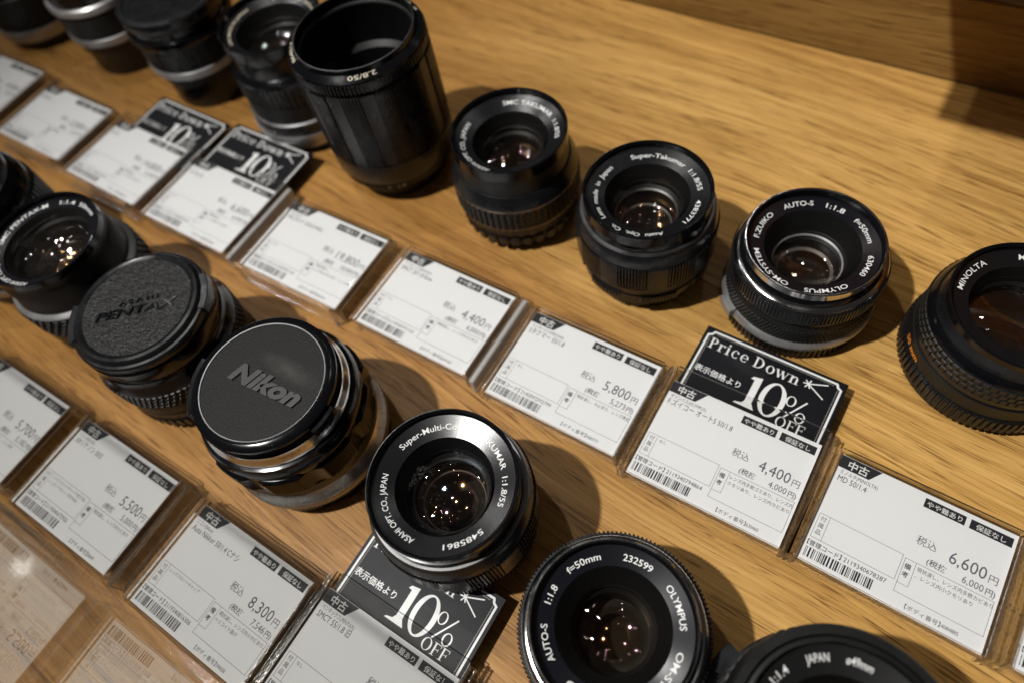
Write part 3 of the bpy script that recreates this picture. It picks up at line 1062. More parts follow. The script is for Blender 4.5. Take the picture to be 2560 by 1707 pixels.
# wide f/1.4 lens full of lamp reflections (front row, left)
t = thing('camera_lens', 'black lens with wide sparkling glass and thin chrome line, front row by the left edge', 'camera lens', -299.8, 37.3, group=LG)
ring('rear_cap', 16, 28.6, 0, 5.0, M['plastic'], t, 0.5)
gear('aperture_ring', teeth(72, 29.4, 0.7, 0.55), 5.0, 11.0, 18, M['metal_black'], t, 0.6)
lathe('scale_ring', [(18, 11.0), (29.2, 11.0), (29.6, 12.0), (29.6, 20.5), (18, 20.5)], M['matt_black'], t)
grid_grip('focus_grip', 30.2, 20.5, 33.0, 48, 5, 0.9, M['rubber'], t, 0.66, 0.66, 0.5)
lathe('chrome_line', [(20, 33.0), (29.4, 33.0), (29.5, 33.3), (29.0, 33.9), (27.6, 34.6), (27.0, 35.2), (20, 35.2)], M['satin'], t)
lathe('barrel', [(24.9, 35.2), (27.2, 35.2), (26.4, 37.0), (26.2, 47.0), (25.6, 48.0), (25.6, 51.6), (24.9, 51.6)], M['matt_black'], t)
filter_thread(t, 25.9, 24.8, 51.6, 55.2, 'gloss_black')
name_ring(t, 19.6, 24.8, 51.2, 52.4, 'ring_gloss')
for b_, a0, a1 in (('SMC PENTAX-M', -150, 139), ('1:1.4  50mm', 124, 68), ('ASAHI OPT. CO., JAPAN', -60, -140), ('3019464', 35, 5)):
    arc_text(t, b_, 22.3, 51.2 + 2.7 * 0.23, a0, a1, 2.6, M['white'], 0.23, 0.015)
optics(t, 18.6, 55, 4, DOMES['bright'], 19.6, 18.9, 51.2, 1.2, 3)
lathe('element_rim', [(12.6, 38.0), (13.4, 38.9), (13.8, 38.0)], M['chrome'], t, 96)
lathe('element_rim', [(8.6, 32.0), (9.2, 32.6), (9.6, 32.0)], M['worn_edge'], t, 96)

# half-hidden lens at the left edge
t = thing('camera_lens', 'dark rubber-gripped lens with grey ring, half out of frame at the left edge', 'camera lens', -368.0, 36.0, group=LG)
ring('rear_cap', 16, 29.0, 0, 8.0, M['plastic'], t, 0.5)
lathe('mount_ring', [(18, 8.0), (30.2, 8.0), (30.4, 8.4), (30.2, 12.0), (18, 12.0)], M['satin'], t)
lathe('scale_ring', [(18, 12.0), (29.6, 12.0), (29.8, 12.6), (29.8, 21.0), (18, 21.0)], M['metal_black'], t)
gear('focus_grip', teeth(64, 31.4, 1.0, 0.6), 21.0, 44.0, 20, M['rubber'], t, 0.8)
lathe('shoulder', [(25.3, 44.0), (30.0, 44.0), (29.6, 50.0), (27.0, 54.0), (25.3, 54.0)], M['gloss_black'], t)
filter_thread(t, 26.6, 25.2, 54.0, 58.0, 'gloss_black')
name_ring(t, 19.0, 25.2, 53.0, 54.6, 'ring_black')
optics(t, 17.0, 58, 4, DOMES['plain'], 19.0, 17.4, 53.0, 3.0, 5)

# capped lens with leatherette cap
t = thing('camera_lens', 'lens under a pebbled leatherette front cap, left of the mesh-capped lens', 'camera lens', -234.5, 33.3, group=LG)
ring('rear_cap', 16, 29.0, 0, 3.0, M['plastic'], t, 0.5)
gear('aperture_ring', teeth(54, 31.4, 0.9, 0.6), 3.0, 9.5, 18, M['metal_black'], t, 0.8)
lathe('scale_ring', [(18, 9.5), (30.6, 9.5), (31.0, 10.2), (30.9, 14.2), (30.5, 14.6), (30.9, 15.0), (31.0, 21.0), (18, 21.0)], M['matt_black'], t)
side_text(t, '1.75', 31.0, 17.2, -50, -41, 2.2, M['grey_ink'], 'distance_numbers')
side_text(t, '3.5', 31.0, 17.2, -69, -62, 2.2, M['grey_ink'], 'distance_numbers')
side_text(t, '5', 31.0, 17.2, -90, -87, 2.2, M['grey_ink'], 'distance_numbers')
grid_grip('focus_grip', 31.4, 21.0, 31.0, 76, 4, 0.8, M['rubber'], t, 0.66, 0.7, 0.5)
lathe('barrel', [(20, 31.0), (30.9, 31.0), (30.6, 32.2), (29.2, 35.2), (28.6, 37.0), (28.6, 38.4), (20, 38.4)], M['gloss_black'], t)
lathe('front_collar', [(20, 38.4), (28.2, 38.4), (28.5, 39.0), (28.5, 45.2), (27.6, 46.4), (20, 46.4)], M['gloss_black'], t)
capp = lathe('front_cap', [(0.01, 46.4), (27.8, 46.4), (28.2, 47.0), (28.2, 49.4), (27.6, 50.2), (26.6, 50.4), (26.0, 51.6), (25.4, 52.2), (24.2, 52.4), (23.4, 52.0), (22.7, 51.5), (0.01, 51.5)],
              M['plastic'], t)
disc('leather_disc', 22.5, 51.75, M['leather'], capp)


def raised_text(name, body, size, ang, ox, oy, z, h, mat, parent, shear=0.0, bold=0.0, spacing=1.0, width=None):
    vs, fs = text_geo(body, size, bold, shear, spacing, h / 2, 3)
    x1 = max(v[0] for v in vs)
    k = width / x1 if width else 1
    a = math.radians(ang)
    out = []
    for x, y, zz in vs:
        x *= k
        out.append((ox + x * math.cos(a) - y * math.sin(a), oy + x * math.sin(a) + y * math.cos(a), z + zz + h / 2))
    return build(name, out, fs, mat, parent)


raised_text('raised_name', 'PENTAX', 5.6, 41.7, -9.7, -14.2, 51.7, 0.75, M['gloss_black'], capp, 0.25, 0.0, 1.0, 34.0)
raised_text('raised_name', 'ASAHI', 2.7, 41.7, -6.2, -3.6, 51.7, 0.75, M['gloss_black'], capp, 0.0, 0.0, 1.5, 16.0)
arc_block('cap_latch', 26.6, 29.3, 26, 62, 46.8, 50.9, M['plastic'], capp)
arc_block('cap_latch', 26.6, 29.3, 206, 242, 46.8, 50.9, M['plastic'], capp)

# capped lens with mesh insert cap
t = thing('camera_lens', 'silver-banded lens under a fine-mesh front cap with raised bold lettering', 'camera lens', -160.8, 32.6, group=LG)
gear('rear_cap', lands(8, 10, 31.6, 0.6, 30.6, 0.4, 0.0), 0, 9.0, 18, M['plastic'], t, 0.7)
gear('aperture_ring', teeth(190, 33.4, 0.35), 9.2, 13.0, 20, M['satin'], t, 0.3)
lathe('mount_ring', [(20, 13.0), (33.2, 13.0), (33.3, 13.6), (32.9, 14.4), (31.0, 16.8), (30.6, 19.2), (20, 19.2)], M['bright_ring'], t)
side_text(t, 'MADE IN JAPAN', 31.4, 20.0, -68, -34, 2.1, M['grey_ink'], 'engraving')
lathe('scale_ring', [(20, 19.2), (31.2, 19.2), (31.4, 19.8), (31.2, 24.6), (20, 24.6)], M['metal_black'], t)
gear('focus_ring', scallops(9, 32.6, 1.8, 46, 0.5), 24.6, 36.2, 20, M['gloss_black'], t, 0.7)
lathe('barrel', [(20, 36.2), (31.0, 36.2), (31.2, 36.8), (31.0, 41.6), (30.0, 43.6), (27.6, 44.2), (20, 44.2)], M['gloss_black'], t)
lathe('chrome_collar', [(20, 44.2), (28.6, 44.2), (28.8, 44.6), (28.5, 46.0), (27.6, 47.2), (27.2, 48.6), (20, 48.6)], M['chrome'], t)
capp = lathe('front_cap', [(0.01, 48.6), (26.4, 48.6), (26.6, 49.2), (27.2, 49.8), (26.6, 50.4), (27.3, 51.2), (26.8, 52.0), (27.2, 53.0), (27.0, 54.4), (26.2, 55.2), (24.4, 55.6), (24.1, 55.3), (0.01, 55.3)],
              M['gloss_black'], t)
disc('mesh_disc', 23.3, 55.42, M['mesh_cloth'], capp)
lathe('insert_rim', [(23.2, 55.3), (23.2, 55.75), (23.6, 55.8), (23.8, 55.3)], M['dim_silver'], capp)
raised_text('raised_name', 'Nikon', 9.6, 4.7, -12.6, -5.0, 55.5, 0.6, M['badge'], capp, 0.30, 0.46, 1.02, 31.0)
arc_block('cap_latch', 26.4, 29.4, -12, 10, 49.6, 52.6, M['gloss_black'], capp)
arc_block('cap_latch', 26.4, 28.6, 188, 236, 48.8, 54.6, M['gloss_black'], capp)

# back row, left part: blurred by distance
t = thing('camera_lens', 'lens with glinting round glass and silver base, half behind the tall macro lens', 'camera lens', -291.0, 185.0, group=LG)
ring('rear_cap', 16, 28.0, 0, 5.0, M['plastic'], t, 0.5)
lathe('mount_ring', [(18, 5.0), (30.6, 5.0), (31.0, 6.0), (31.0, 12.6), (18, 12.6)], M['satin'], t)
lathe('scale_ring', [(18, 12.6), (30.2, 12.6), (30.4, 13.2), (30.0, 19.0), (18, 19.0)], M['metal_black'], t)
side_text(t, '22 16 11 8', 30.3, 14.6, -112, -82, 2.2, M['cream'], 'aperture_numbers')
lathe('chrome_line', [(18, 19.0), (30.0, 19.0), (30.0, 20.0), (28.8, 20.6), (18, 20.6)], M['dim_silver'], t)
lathe('barrel', [(18, 20.6), (28.8, 20.6), (28.6, 30.0), (18, 30.0)], M['matt_black'], t)
gear('focus_grip', teeth(60, 29.0, 0.8), 30.0, 42.0, 18, M['metal_black'], t, 0.6)
lathe('shoulder', [(25.1, 42.0), (28.6, 42.0), (28.4, 43.6), (27.0, 45.0), (25.6, 46.0), (25.6, 53.0), (26.0, 54.0), (26.0, 58.6), (25.1, 58.6)], M['gloss_black'], t)
filter_thread(t, 26.3, 25.0, 58.6, 62.5, 'gloss_black')
name_ring(t, 19.0, 25.0, 57.6, 59.6, 'ring_black')
for b_, a0, a1 in (('LENS MADE IN JAPAN', -116, 167), ('ZOOM 1:1.8  f=55mm', 130, 40)):
    arc_text(t, b_.replace('ZOOM ', ''), 22.0, 57.6 + 3.0 * 0.333, a0, a1, 2.0, M['cream'], 0.333, 0.02)
optics(t, 16.0, 62, 4, DOMES['bright'], 19.0, 16.6, 57.6, 5.0, 6)

t = thing('camera_lens', 'capped black lens with one silver band, behind the left 10% tag', 'camera lens', -371.5, 184.8, group=LG)
lathe('rear_cap', [(10, 0), (24.6, 0), (25.2, 1), (25.2, 16), (27.0, 18.0), (27.0, 22.5), (10, 22.5)], M['plastic'], t)
ring('mount_ring', 18, 29.2, 22.5, 27.4, M['satin'], t, 0.5)
gear('focus_grip', teeth(60, 28.6, 0.8), 27.4, 42.0, 18, M['metal_black'], t, 0.6)
lathe('barrel', [(18, 42.0), (29.4, 42.0), (30.2, 43.5), (29.6, 46.5), (27.6, 47.5), (27.6, 51.5), (18, 51.5)], M['gloss_black'], t)
capp = lathe('front_cap', [(0.01, 51.5), (28.4, 51.5), (28.8, 52.2), (28.8, 56.0), (28.2, 57.0), (25.4, 57.4), (25.0, 56.6), (0.01, 56.6)], M['plastic'], t)
arc_block('cap_latch', 27.4, 29.8, -40, 10, 53.4, 57.6, M['plastic'], capp)

t = thing('camera_lens', 'black lens with two silver bands at the top edge, third in the back row', 'camera lens', -448.0, 184.0, group=LG)
lathe('rear_cap', [(10, 0), (24.6, 0), (25.2, 1), (25.2, 14), (26.6, 16.0), (26.6, 22.0), (10, 22.0)], M['plastic'], t)
ring('mount_ring', 18, 28.4, 22.0, 27.0, M['satin'], t, 0.5)
lathe('barrel', [(18, 27.0), (27.6, 27.0), (27.6, 40.0), (26.2, 41.6), (18, 41.6)], M['matt_black'], t)
lathe('chrome_collar', [(18, 41.6), (27.6, 41.6), (28.6, 42.8), (28.6, 46.0), (27.4, 47.0), (18, 47.0)], M['satin'], t)
filter_thread(t, 26.2, 25.0, 47.0, 56.0, 'gloss_black')
name_ring(t, 19.0, 25.0, 51.0, 53.0, 'ring_black')
optics(t, 16.0, 56, 4, DOMES['plain'], 19.0, 16.6, 51.0, 5.0, 6)

t = thing('camera_lens', 'dark lens with brownish silver base band in the top left corner', 'camera lens', -531.0, 178.5, group=LG)
ring('rear_cap', 16, 27.5, 0, 7.0, M['plastic'], t, 0.5)
lathe('mount_ring', [(18, 7.0), (29.8, 7.0), (30.2, 7.6), (30.2, 14.6), (18, 14.6)], M['satin'], t)
gear('focus_grip', teeth(60, 29.6, 0.8), 14.6, 36.0, 18, M['rubber'], t, 0.6)
lathe('barrel', [(18, 36.0), (28.0, 36.0), (27.0, 46.0), (26.0, 47.0), (18, 47.0)], M['gloss_black'], t)
filter_thread(t, 26.0, 24.8, 47.0, 52.0, 'gloss_black')
name_ring(t, 18.0, 24.8, 47.0, 49.0, 'ring_black')
optics(t, 15.0, 52, 4, DOMES['plain'], 18.0, 15.6, 47.0, 5.0, 6)

# ------------------------------------------------------------------ price cards, tags and acrylic stands
CW, CH = 58.6, 42.4
ZC = 8.6            # height of the card on its stand


def fx(v):
    return -CW / 2 + v * CW / 60.0


def fy(v):
    return CH / 2 - v * CH / 43.0


def price_card(x, y, rot, label, brand, model, price, net, code, serial, acc, notes, nolabel=False, z=ZC):
    c = thing('price_card', label, 'price card', x, y, z, rot, 'price cards in clear stands')
    box('paper', -CW / 2, CW / 2, -CH / 2, CH / 2, 0, 0.25, M['paper'], c)
    z0 = 0.262
    s = Sheet(z0)
    s.poly([(fx(0.1), fy(0.1)), (fx(14.6), fy(0.1)), (fx(11.2), fy(5.0)), (fx(0.1), fy(5.0))])
    tab = s.build('heading_tab', M['ink_black'], c)
    s = Sheet(z0 + 0.012)
    s.text('中古', fx(3.2), fy(4.1), 3.7, None, 0.07)
    s.build('heading_lettering', M['tag_white'], tab)
    for (a, b_, txt) in ((30.2, 43.8, 'やや難あり'), (45.3, 58.9, '保証なし')):
        s = Sheet(z0)
        s.rect(fx(a), fy(5.1), fx(b_), fy(1.6))
        lb = s.build('condition_label', M['ink_black'], c)
        s = Sheet(z0 + 0.012)
        s.text(txt, fx(a) + (0.9 if len(txt) > 4 else 1.9), fy(4.35), 2.35, (b_ - a) * 0.97 - (1.8 if len(txt) > 4 else 3.8), 0.02)
        s.build('label_lettering', M['tag_white'], lb)
    s = Sheet(z0)
    s.text(brand, fx(1.6), fy(7.2), 2.0, None, 0.0, 0.74)
    s.text(model, fx(1.6), fy(10.2), 3.2, None, 0.0, 0.74)
    s.text('付', fx(1.9), fy(27.2), 2.1)
    s.text('属', fx(1.9), fy(29.8), 2.1)
    s.text('品', fx(1.9), fy(32.4), 2.1)
    s.text('備', fx(31.3), fy(28.8), 2.2, None, 0.03)
    s.text('考', fx(31.3), fy(31.8), 2.2, None, 0.03)
    for i, a in enumerate(acc):
        s.text(a, fx(6.0), fy(26.8 + 2.2 * i), 1.5)
    for i, a in enumerate(notes):
        s.text(a, fx(35.2), fy(27.8 + 2.5 * i), 1.75, min(23.2, 1.62 * len(a)))
    s.text('【管理コード】', fx(0.9), fy(37.0), 2.1, 11.6, 0.02)
    s.text(code, fx(13.6), fy(37.0), 2.3, 14.0)
    s.text('【ボディ番号】', fx(35.5), fy(41.6), 1.9, 11.0)
    s.text(serial, fx(47.0), fy(41.6), 1.9, None, 0, 0.8)
    s.build('small_print', M['ink'], c)
    s = Sheet(z0)
    s.text('税込', fx(32.0), fy(18.6), 3.6, 6.4)
    s.text(price, fx(54.6), fy(19.9), 6.2, None, 0.0, 0.86, 'r')
    s.text('円', fx(55.5), fy(19.8), 3.3)
    s.text('(税抜', fx(37.0), fy(24.0), 2.6, 6.2, 0.03)
    s.text(net, fx(55.0), fy(24.2), 3.5, None, 0.0, 0.86, 'r')
    s.text('円)', fx(55.7), fy(24.2), 2.7, None, 0.03, 0.9)
    s.build('price_lettering', M['ink_soft'], c)
    s = Sheet(z0)
    w = 0.14
    s.frame(fx(1.0), fy(34.2), fx(30.0), fy(24.6), w)
    s.rect(fx(4.7), fy(34.2), fx(4.7) + w, fy(24.6))
    s.frame(fx(30.8), fy(37.8), fx(59.0), fy(25.3), w)
    s.rect(fx(34.4), fy(37.8) + 3.2, fx(34.4) + w, fy(25.3))
    s.rect(fx(30.8), fy(37.8) + 3.2, fx(34.4), fy(37.8) + 3.2 + w)
    s.build('table_lines', M['ink_line'], c)
    s = Sheet(z0)
    rnd = random.Random(sum(ord(k) for k in code))
    px = fx(1.2)
    while px < fx(24.6):
        wdt = rnd.choice((0.2, 0.2, 0.4, 0.6))
        s.rect(px, fy(41.6), px + wdt, fy(37.9))
        px += wdt + rnd.choice((0.25, 0.25, 0.45, 0.6))
    s.build('barcode', M['ink_black'], c)
    return c


def serif_word(s, word, x, y, h, track=0.0):
    """hand-drawn high contrast roman letters; h = cap height"""
    u = h / 0.7
    th, tn = 0.105 * u, 0.03 * u

    def stem(px, y0, y1, w=None, sl=True, sr=True, top=True, bot=True):
        w = w or th
        s.rect(px, y + y0, px + w, y + y1)
        a = 0.075 * u
        if bot:
            s.rect(px - (a if sl else 0), y + y0, px + w + (a if sr else 0), y + y0 + tn)
        if top:
            s.rect(px - a, y + y1 - tn, px + (w if not sr else w), y + y1)
    for ch in word:
        if ch == ' ':
            x += 0.26 * u
            continue
        if ch == 'P' or ch == 'D':
            stem(x + 0.08 * u, 0, 0.7 * u)
            cx = x + 0.08 * u + th
            if ch == 'P':
                s.annulus(cx, y + 0.51 * u, 0.27 * u, 0.19 * u, 0.165 * u, 0.155 * u, -90, 90)
                x += 0.52 * u
            else:
                s.annulus(cx, y + 0.35 * u, 0.40 * u, 0.35 * u, 0.285 * u, 0.315 * u, -90, 90)
                x += 0.68 * u
        elif ch == 'r':
            stem(x + 0.06 * u, 0, 0.49 * u)
            s.annulus(x + 0.27 * u, y + 0.33 * u, 0.13 * u, 0.16 * u, 0.09 * u, 0.12 * u, 60, 175)
            s.annulus(x + 0.34 * u, y + 0.42 * u, 0.055 * u, 0.055 * u, 0.0, 0.0, 0, 360)
            x += 0.43 * u
        elif ch == 'i':
            stem(x + 0.06 * u, 0, 0.49 * u)
            s.annulus(x + 0.06 * u + th / 2, y + 0.63 * u, 0.062 * u, 0.062 * u, 0, 0)
            x += 0.28 * u
        elif ch == 'n':
            stem(x + 0.06 * u, 0, 0.49 * u)
            s.annulus(x + 0.29 * u, y + 0.30 * u, 0.165 * u, 0.19 * u, 0.065 * u, 0.15 * u, 0, 160)
            stem(x + 0.35 * u, 0, 0.31 * u, top=False)
            x += 0.56 * u
        elif ch == 'c' or ch == 'e':
            s.annulus(x + 0.25 * u, y + 0.245 * u, 0.215 * u, 0.255 * u, 0.125 * u, 0.22 * u, 42 if ch == 'c' else 0, 320)
            if ch == 'c':
                s.annulus(x + 0.37 * u, y + 0.385 * u, 0.05 * u, 0.055 * u, 0, 0)
            else:
                s.rect(x + 0.09 * u, y + 0.235 * u, x + 0.46 * u, y + 0.265 * u)
            x += 0.49 * u
        elif ch == 'o':
            s.annulus(x + 0.26 * u, y + 0.245 * u, 0.235 * u, 0.26 * u, 0.13 * u, 0.225 * u)
            x += 0.53 * u
        elif ch == 'w':
            for (xa, xb, w) in ((0.06, 0.22, th), (0.36, 0.22, tn * 1.1), (0.34, 0.50, th), (0.66, 0.50, tn * 1.1)):
                s.stroke([(x + xa * u, y + 0.47 * u), (x + xb * u, y + 0.03 * u)], w)
            for xa in (0.06, 0.34, 0.66):
                s.rect(x + (xa - 0.09) * u, y + 0.46 * u, x + (xa + 0.09) * u, y + 0.49 * u)
            x += 0.75 * u
        elif ch == 'O':
            s.annulus(x + 0.34 * u, y + 0.35 * u, 0.31 * u, 0.36 * u, 0.205 * u, 0.325 * u)
            x += 0.70 * u
        elif ch == 'F':
            stem(x + 0.08 * u, 0, 0.7 * u)
            s.rect(x + 0.08 * u, y + 0.665 * u, x + 0.50 * u, y + 0.7 * u)
            s.rect(x + 0.47 * u, y + 0.54 * u, x + 0.50 * u, y + 0.7 * u)
            s.rect(x + 0.18 * u, y + 0.35 * u, x + 0.40 * u, y + 0.38 * u)
            s.rect(x + 0.38 * u, y + 0.28 * u, x + 0.405 * u, y + 0.45 * u)
            x += 0.54 * u
        x += track
    return x


def discount_tag(x, y_top, rot, label, z=7.6):
    W, H = 57.4, 38.0
    c = thing('discount_tag', label, 'discount tag', x, y_top, z, rot, 'black 10% off tags tucked behind price cards')
    box('card_sheet', -W / 2, W / 2, -H, 0, 0, 0.35, M['tag_black'], c)
    X = lambda v: -W / 2 + v * W / 57.0
    s = Sheet(0.37)
    b = 1.7
    k = 2.1
    P = [(X(b + k), -b), (X(57 - b - k), -b)]
    for i in range(1, 7):
        a = math.radians(180 + 90 * i / 7)
        P.append((X(57 - b) + k * math.cos(a) * 0.9, -b + k * math.sin(a) * 0.9))
    P += [(X(57 - b), -b - k), (X(57 - b), -H + 0.3)]
    s.stroke(P, 0.85)
    P2 = [(-px, py) for px, py in P]
    s.stroke([p for p in P2[1:]], 0.85)
    s.build('border', M['tag_white'], c)
    s = Sheet(0.37)
    q = b + 1.15
    pts = []
    yy = -q - k * 0.7
    while yy > -H + 1:
        s.rect(X(57 - q) - 0.14, yy - 0.26, X(57 - q) + 0.14, yy)
        s.rect(X(q) - 0.14, yy - 0.26, X(q) + 0.14, yy)
        yy -= 0.55
    xx = X(q + k)
    while xx < X(57 - q - k):
        s.rect(xx, -q - 0.14, xx + 0.26, -q + 0.14)
        xx += 0.55
    s.build('dotted_border', M['tag_grey'], c)
    s = Sheet(0.37)
    serif_word(s, 'Price Down', X(3.6), -9.2, 4.9, 0.30)
    s.text('表示価格より', X(3.0), -20.6, 3.3, 19.0, 0.03)
    # big 10 %
    s.poly([(X(25.0), -13.2), (X(28.4), -12.6), (X(28.4), -24.4), (X(25.7), -24.4), (X(25.7), -14.6), (X(24.2), -14.4)])
    s.poly([(X(25.7), -24.4), (X(28.4), -24.4), (X(29.6), -26.2), (X(30.2), -27.0), (X(22.0), -27.0), (X(22.6), -26.3), (X(24.9), -25.8)])
    s.annulus(X(34.6), -19.4, 4.9, 7.7, 2.9, 7.0, seg=44)
    s.annulus(X(41.0), -16.6, 1.9, 2.3, 1.25, 2.0)
    s.annulus(X(46.2), -21.8, 1.9, 2.3, 1.25, 2.0)
    s.stroke([(X(46.4), -14.6), (X(41.0), -23.8)], 0.6)
    serif_word(s, 'OFF', X(38.6), -28.6, 4.3, 0.15)
    for (ax, ay) in ((50.4, -3.9), (50.6, -10.4)):
        s.stroke([(X(43.9), -6.6), (X(ax), ay)], 0.5)
    for d in (75, 135, 185, 245, 300):
        s.stroke([(X(43.9), -6.6), (X(43.9) + 1.8 * math.cos(math.radians(d)), -6.6 + 1.8 * math.sin(math.radians(d)))], 0.5)
    s.build('lettering', M['tag_white'], c)
    return c


def clip_box(x0, x1, y0, y1, z0, z1, name, parent, mat_face, mat_edge):
    """thin clear sheet: faces of one material, cut edges of another"""
    vs, fs = [], []
    box_geo(x0, x1, y0, y1, z0, z1, vs, fs)
    me = bpy.data.meshes.new(name)
    me.from_pydata([(a * S, b * S, c * S) for a, b, c in vs], [], fs)
    me.materials.append(mat_face)
    me.materials.append(mat_edge)
    big = max(p.area for p in me.polygons)
    for p in me.polygons:
        p.material_index = 0 if p.area > 0.98 * big else 1
    me.update()
    return link(name, me, parent)


def stand(x, y, rot, label, over=1.6, bright=0, front=0.0):
    """clear acrylic stand: back plate under the card, cover sheet over it, side rails and a front lip"""
    t = thing('card_stand', label, 'card stand', x, y, 0, rot, 'clear acrylic card stands')
    w = CW / 2 + 0.6
    y0, y1 = -CH / 2 - 0.8, CH / 2 + over
    clip_box(-w, w, y0, y1, 5.4, 7.4, 'back_plate', t, ACRYL, M['acryl_edge'])
    clip_box(-w, w, y0, y1, ZC + 0.9, ZC + 2.2, 'cover_sheet', t, ACRYL, M['acryl_edge'])
    for sx in (-1, 1):
        for a, b_, zt in ((0.15, 1.1, ZC + 1.8), (2.2, 3.0, ZC + 0.6)):
            xa, xb = sorted((sx * (w + a), sx * (w + b_)))
            clip_box(xa, xb, y0, y1 - 0.6, 0.1, zt, 'side_wall', t, ACRYL, M['acryl_edge'])
    clip_box(-w, w, y0 + 0.1, y0 + 2.1, 0.1, 5.2, 'front_foot', t, ACRYL, M['acryl_edge'])
    if bright:
        box('side_wing', w + 3.2, w + 5.6, y0 - 1.0, y1 - 1.0, 0.1, ZC + 1.0, M['acryl_lit' if bright == 1 else 'acryl_edge'], t, 0.5)
    if front:
        clip_box(-w - 0.5, w + 0.5, y0 - front, y0 - front + 2.0, 0.1, ZC + 5.0, 'front_lip', t, ACRYL, M['acryl_edge'])
    return t


n0 = ['現状渡し、レンズ内多数カビあり', '、レンズ内小クモリあり']
cards = [
    # x, y, rot, name bits
    (54.3, 101.4, -0.9, 'sharp white card priced 6,600 yen, in front of the right-edge lens', 'ミノルタ(MINOLTA)', 'MD 50/1.4', '6,600', '6,000', '2119340678287', '4084885', [], n0),
    (-11.2, 101.3, 0.6, 'white 4,400 yen card with number 630460, laid over a black 10% tag', 'オリンパス(OLYMPUS)', 'F.ズイコー オートS 50/1.8', '4,400', '4,000', '2119340794864', '630460', ['なし'], ['レンズ内多数ゴミあり、レンズ内', 'クモリあり、レンズ内カビあり']),
    (-76.8, 103.7, 0.4, 'white card priced 5,800 yen, in front of the all-black lens 4383771', 'ペンタックス(PENTAX)', 'Sタクマー 55/1.8', '5,800', '5,273', '2143092592799', '4383771', ['なし'], ['現状渡し、カビあり、レンズ黄変']),
    (-147.8, 105.4, 0.2, 'white card priced 4,400 yen without any tag, left of the 5,800 yen card', 'ペンタックス(PENTAX)', 'SMCT 55/1.8 Bow', '4,400', '4,000', '2119340791153', '6091667', ['なし'], ['現状渡し、レンズ内カビあり']),
    (-219.5, 105.0, 1.0, 'white card priced 19,800 yen, in front of the tall macro lens', 'MC ボルナ', 'MCボルナ 50/2.8 MAC', '19,800', '18,000', '2119340761120', '864614', ['なし'], ['現状渡し、', 'レンズ内小カビあり、レンズ汚れ']),
    (-293.0, 104.6, 0.3, 'blurred 6,600 yen card over a black tag, left of the 19,800 yen card', 'ペトリ', 'CC 55/1.8', '6,600', '6,000', '2119340722121', '170807', ['なし'], ['現状渡し、', 'レンズ内小カビあり']),
    (-362.0, 106.2, -0.6, 'blurred white card over the leftmost black 10% tag of the back row', 'フジノン', '55/1.8', '14,800', '13,455', '2119340722138', '620113', ['なし'], ['現状渡し、', 'レンズ内小カビあり']),
    (-432.5, 109.2, 0.5, 'blurred white card, second from the left end of the back card row', 'コニカ', 'AR 40/1.8', '12,800', '11,637', '2119340722145', '713312', [], ['現状渡し']),
    (-506.0, 114.0, 1.5, 'blurred white card at the left picture edge, partly out of frame', 'キヤノン', 'FL 50/1.8', '4,400', '4,000', '2119340722152', '281933', [], ['現状渡し']),
    (121.6, 101.5, -0.8, 'card of which only a sliver shows at the lower right edge', 'ペンタックス(PENTAX)', 'A 50/1.4', '8,800', '8,000', '2119340722169', '1108812', [], n0),
    (-297.5, -34.6, 0.4, 'white card priced 5,700 yen at the left edge with a pale streak of glare', 'ペンタックス', 'SMC-M 50/1.4', '5,700', '5,182', '2119340816221', '3019464', [], ['現状渡し、レンズ内', 'クモリあり']),
    (-225.5, -34.1, 0.3, 'white card priced 5,500 yen, between the 5,700 and 8,300 yen cards', 'リコー(RICOH)', 'XRリケノン 50/2', '5,500', '5,000', '2119340672926', '28649', ['レンズフロントキャップ(社外品)、', 'レンズリアキャップ(社外品)'], ['現状渡し、レンズ内カビあり']),
    (-150.0, -35.1, -0.6, 'white card priced 8,300 yen, in front of the mesh-capped lens', 'ニコン(Nikon)', 'Auto Nikkor 50/1.4 Cナシ', '8,300', '7,546', '2119340816306', '749658', ['レンズフロントキャップ'], ['現状渡し、レンズ内小カビあり、', 'ヘリコイド抜け']),
    (-84.6, -33.6, -0.2, 'white card at the bottom edge, laid over the front black tag', 'ペンタックス(PENTAX)', 'SMCT 55/1.8 旧', '4,400', '4,000', '2119340816344', '5485861', ['なし'], ['現状渡し、レンズ内カビあり']),
]
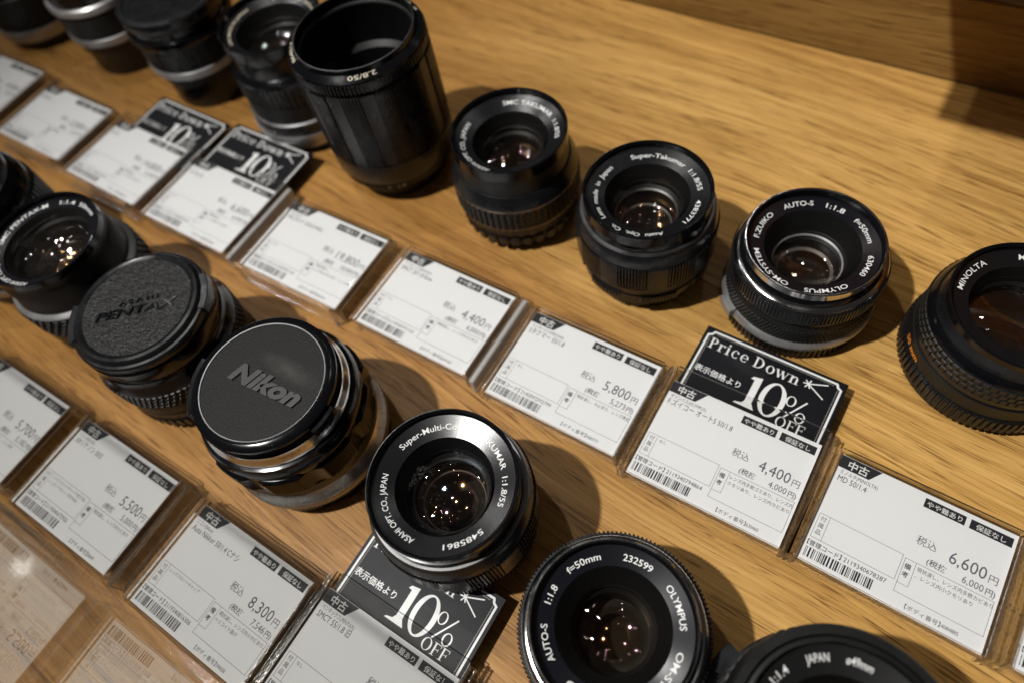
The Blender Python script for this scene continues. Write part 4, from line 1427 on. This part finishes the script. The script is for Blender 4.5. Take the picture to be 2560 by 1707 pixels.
stand_words = ['under the rightmost fully visible price card', 'whose card has a sharp black tag sticking out above it', 'in front of the all-black ribbed lens',
               'with bright glowing right wall, in front of the waffle-grip lens', 'with raised front lip, in front of the tall macro lens',
               'of the blurred tag nearest to the tall macro lens', 'of the blurred leftmost black tag', 'second blurred stand from the left picture edge',
               'cut by the left picture edge, blurred back row', 'at the lower right edge, only a corner showing', 'in the front row, cut by the left picture edge',
               'in the front row below the leatherette-capped lens', 'in front of the mesh-capped lens', 'at the bottom edge holding the front black tag']
SW = [0, 1, 2, 3, 4, 5, 6, 7, 8, 9, 10, 11, 12, 13]
tagged = {1: (151.6, -10.6), 5: (156.0, -292.8), 6: (153.4, -353.5), 13: (17.2, -84.0)}
for i, (cx, cy, rt, lab, brand, model, price, net, code, ser, acc, notes) in enumerate(cards):
    price_card(cx, cy, rt, lab, brand, model, price, net, code, ser, acc, notes)
    stand(cx, cy, rt, 'clear acrylic stand ' + stand_words[i], over=6.0 if i in tagged else 1.8, bright={3: 1, 5: 1, 11: 2, 12: 2}.get(i, 0), front=3.5 if i in (4, 6, 7) else 0)
discount_tag(tagged[1][1], tagged[1][0], -0.5, 'sharp black Price Down 10% tag behind the silver-rimmed lens 630460 card')
discount_tag(tagged[5][1], tagged[5][0], 0.5, 'blurred black 10% tag nearest to the tall macro lens')
discount_tag(tagged[6][1], tagged[6][0], -0.5, 'blurred black 10% tag, leftmost of the four')
discount_tag(tagged[13][1], tagged[13][0], 0.0, 'black Price Down 10% tag at the bottom, partly under lens 5485861')

# ------------------------------------------------------------------ counter, back board, glass panel, added shade blocker
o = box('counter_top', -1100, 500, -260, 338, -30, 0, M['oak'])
o['kind'] = 'structure'
o = box('floor', -3000, 3000, -3000, 3000, -905, -900, M['matt_black'])
o['kind'] = 'structure'
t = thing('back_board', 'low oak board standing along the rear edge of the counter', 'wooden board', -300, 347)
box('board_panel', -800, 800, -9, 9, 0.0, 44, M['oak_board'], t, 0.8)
t = thing('glass_panel', 'upright glass panel at the lower left mirroring the price cards', 'glass panel', -430, -61.5)
clip_box(-600, 372, -1.5, 1.5, 0.2, 170, 'pane', t, PANE, M['acryl_edge'])
t = thing('shade_blocker', 'unseen oak board added to shade the right rear of the counter, outside the picture', 'shade blocker', 160, 300)
box('blocker_board', -203, 300, -52, 55, 120, 138, M['oak'], t, 0.8)  # board added out of view to throw the shade at the right rear
box('blocker_bracket', 200, 216, -60, 37, 0.5, 120, M['oak_board'], t, 0.8)
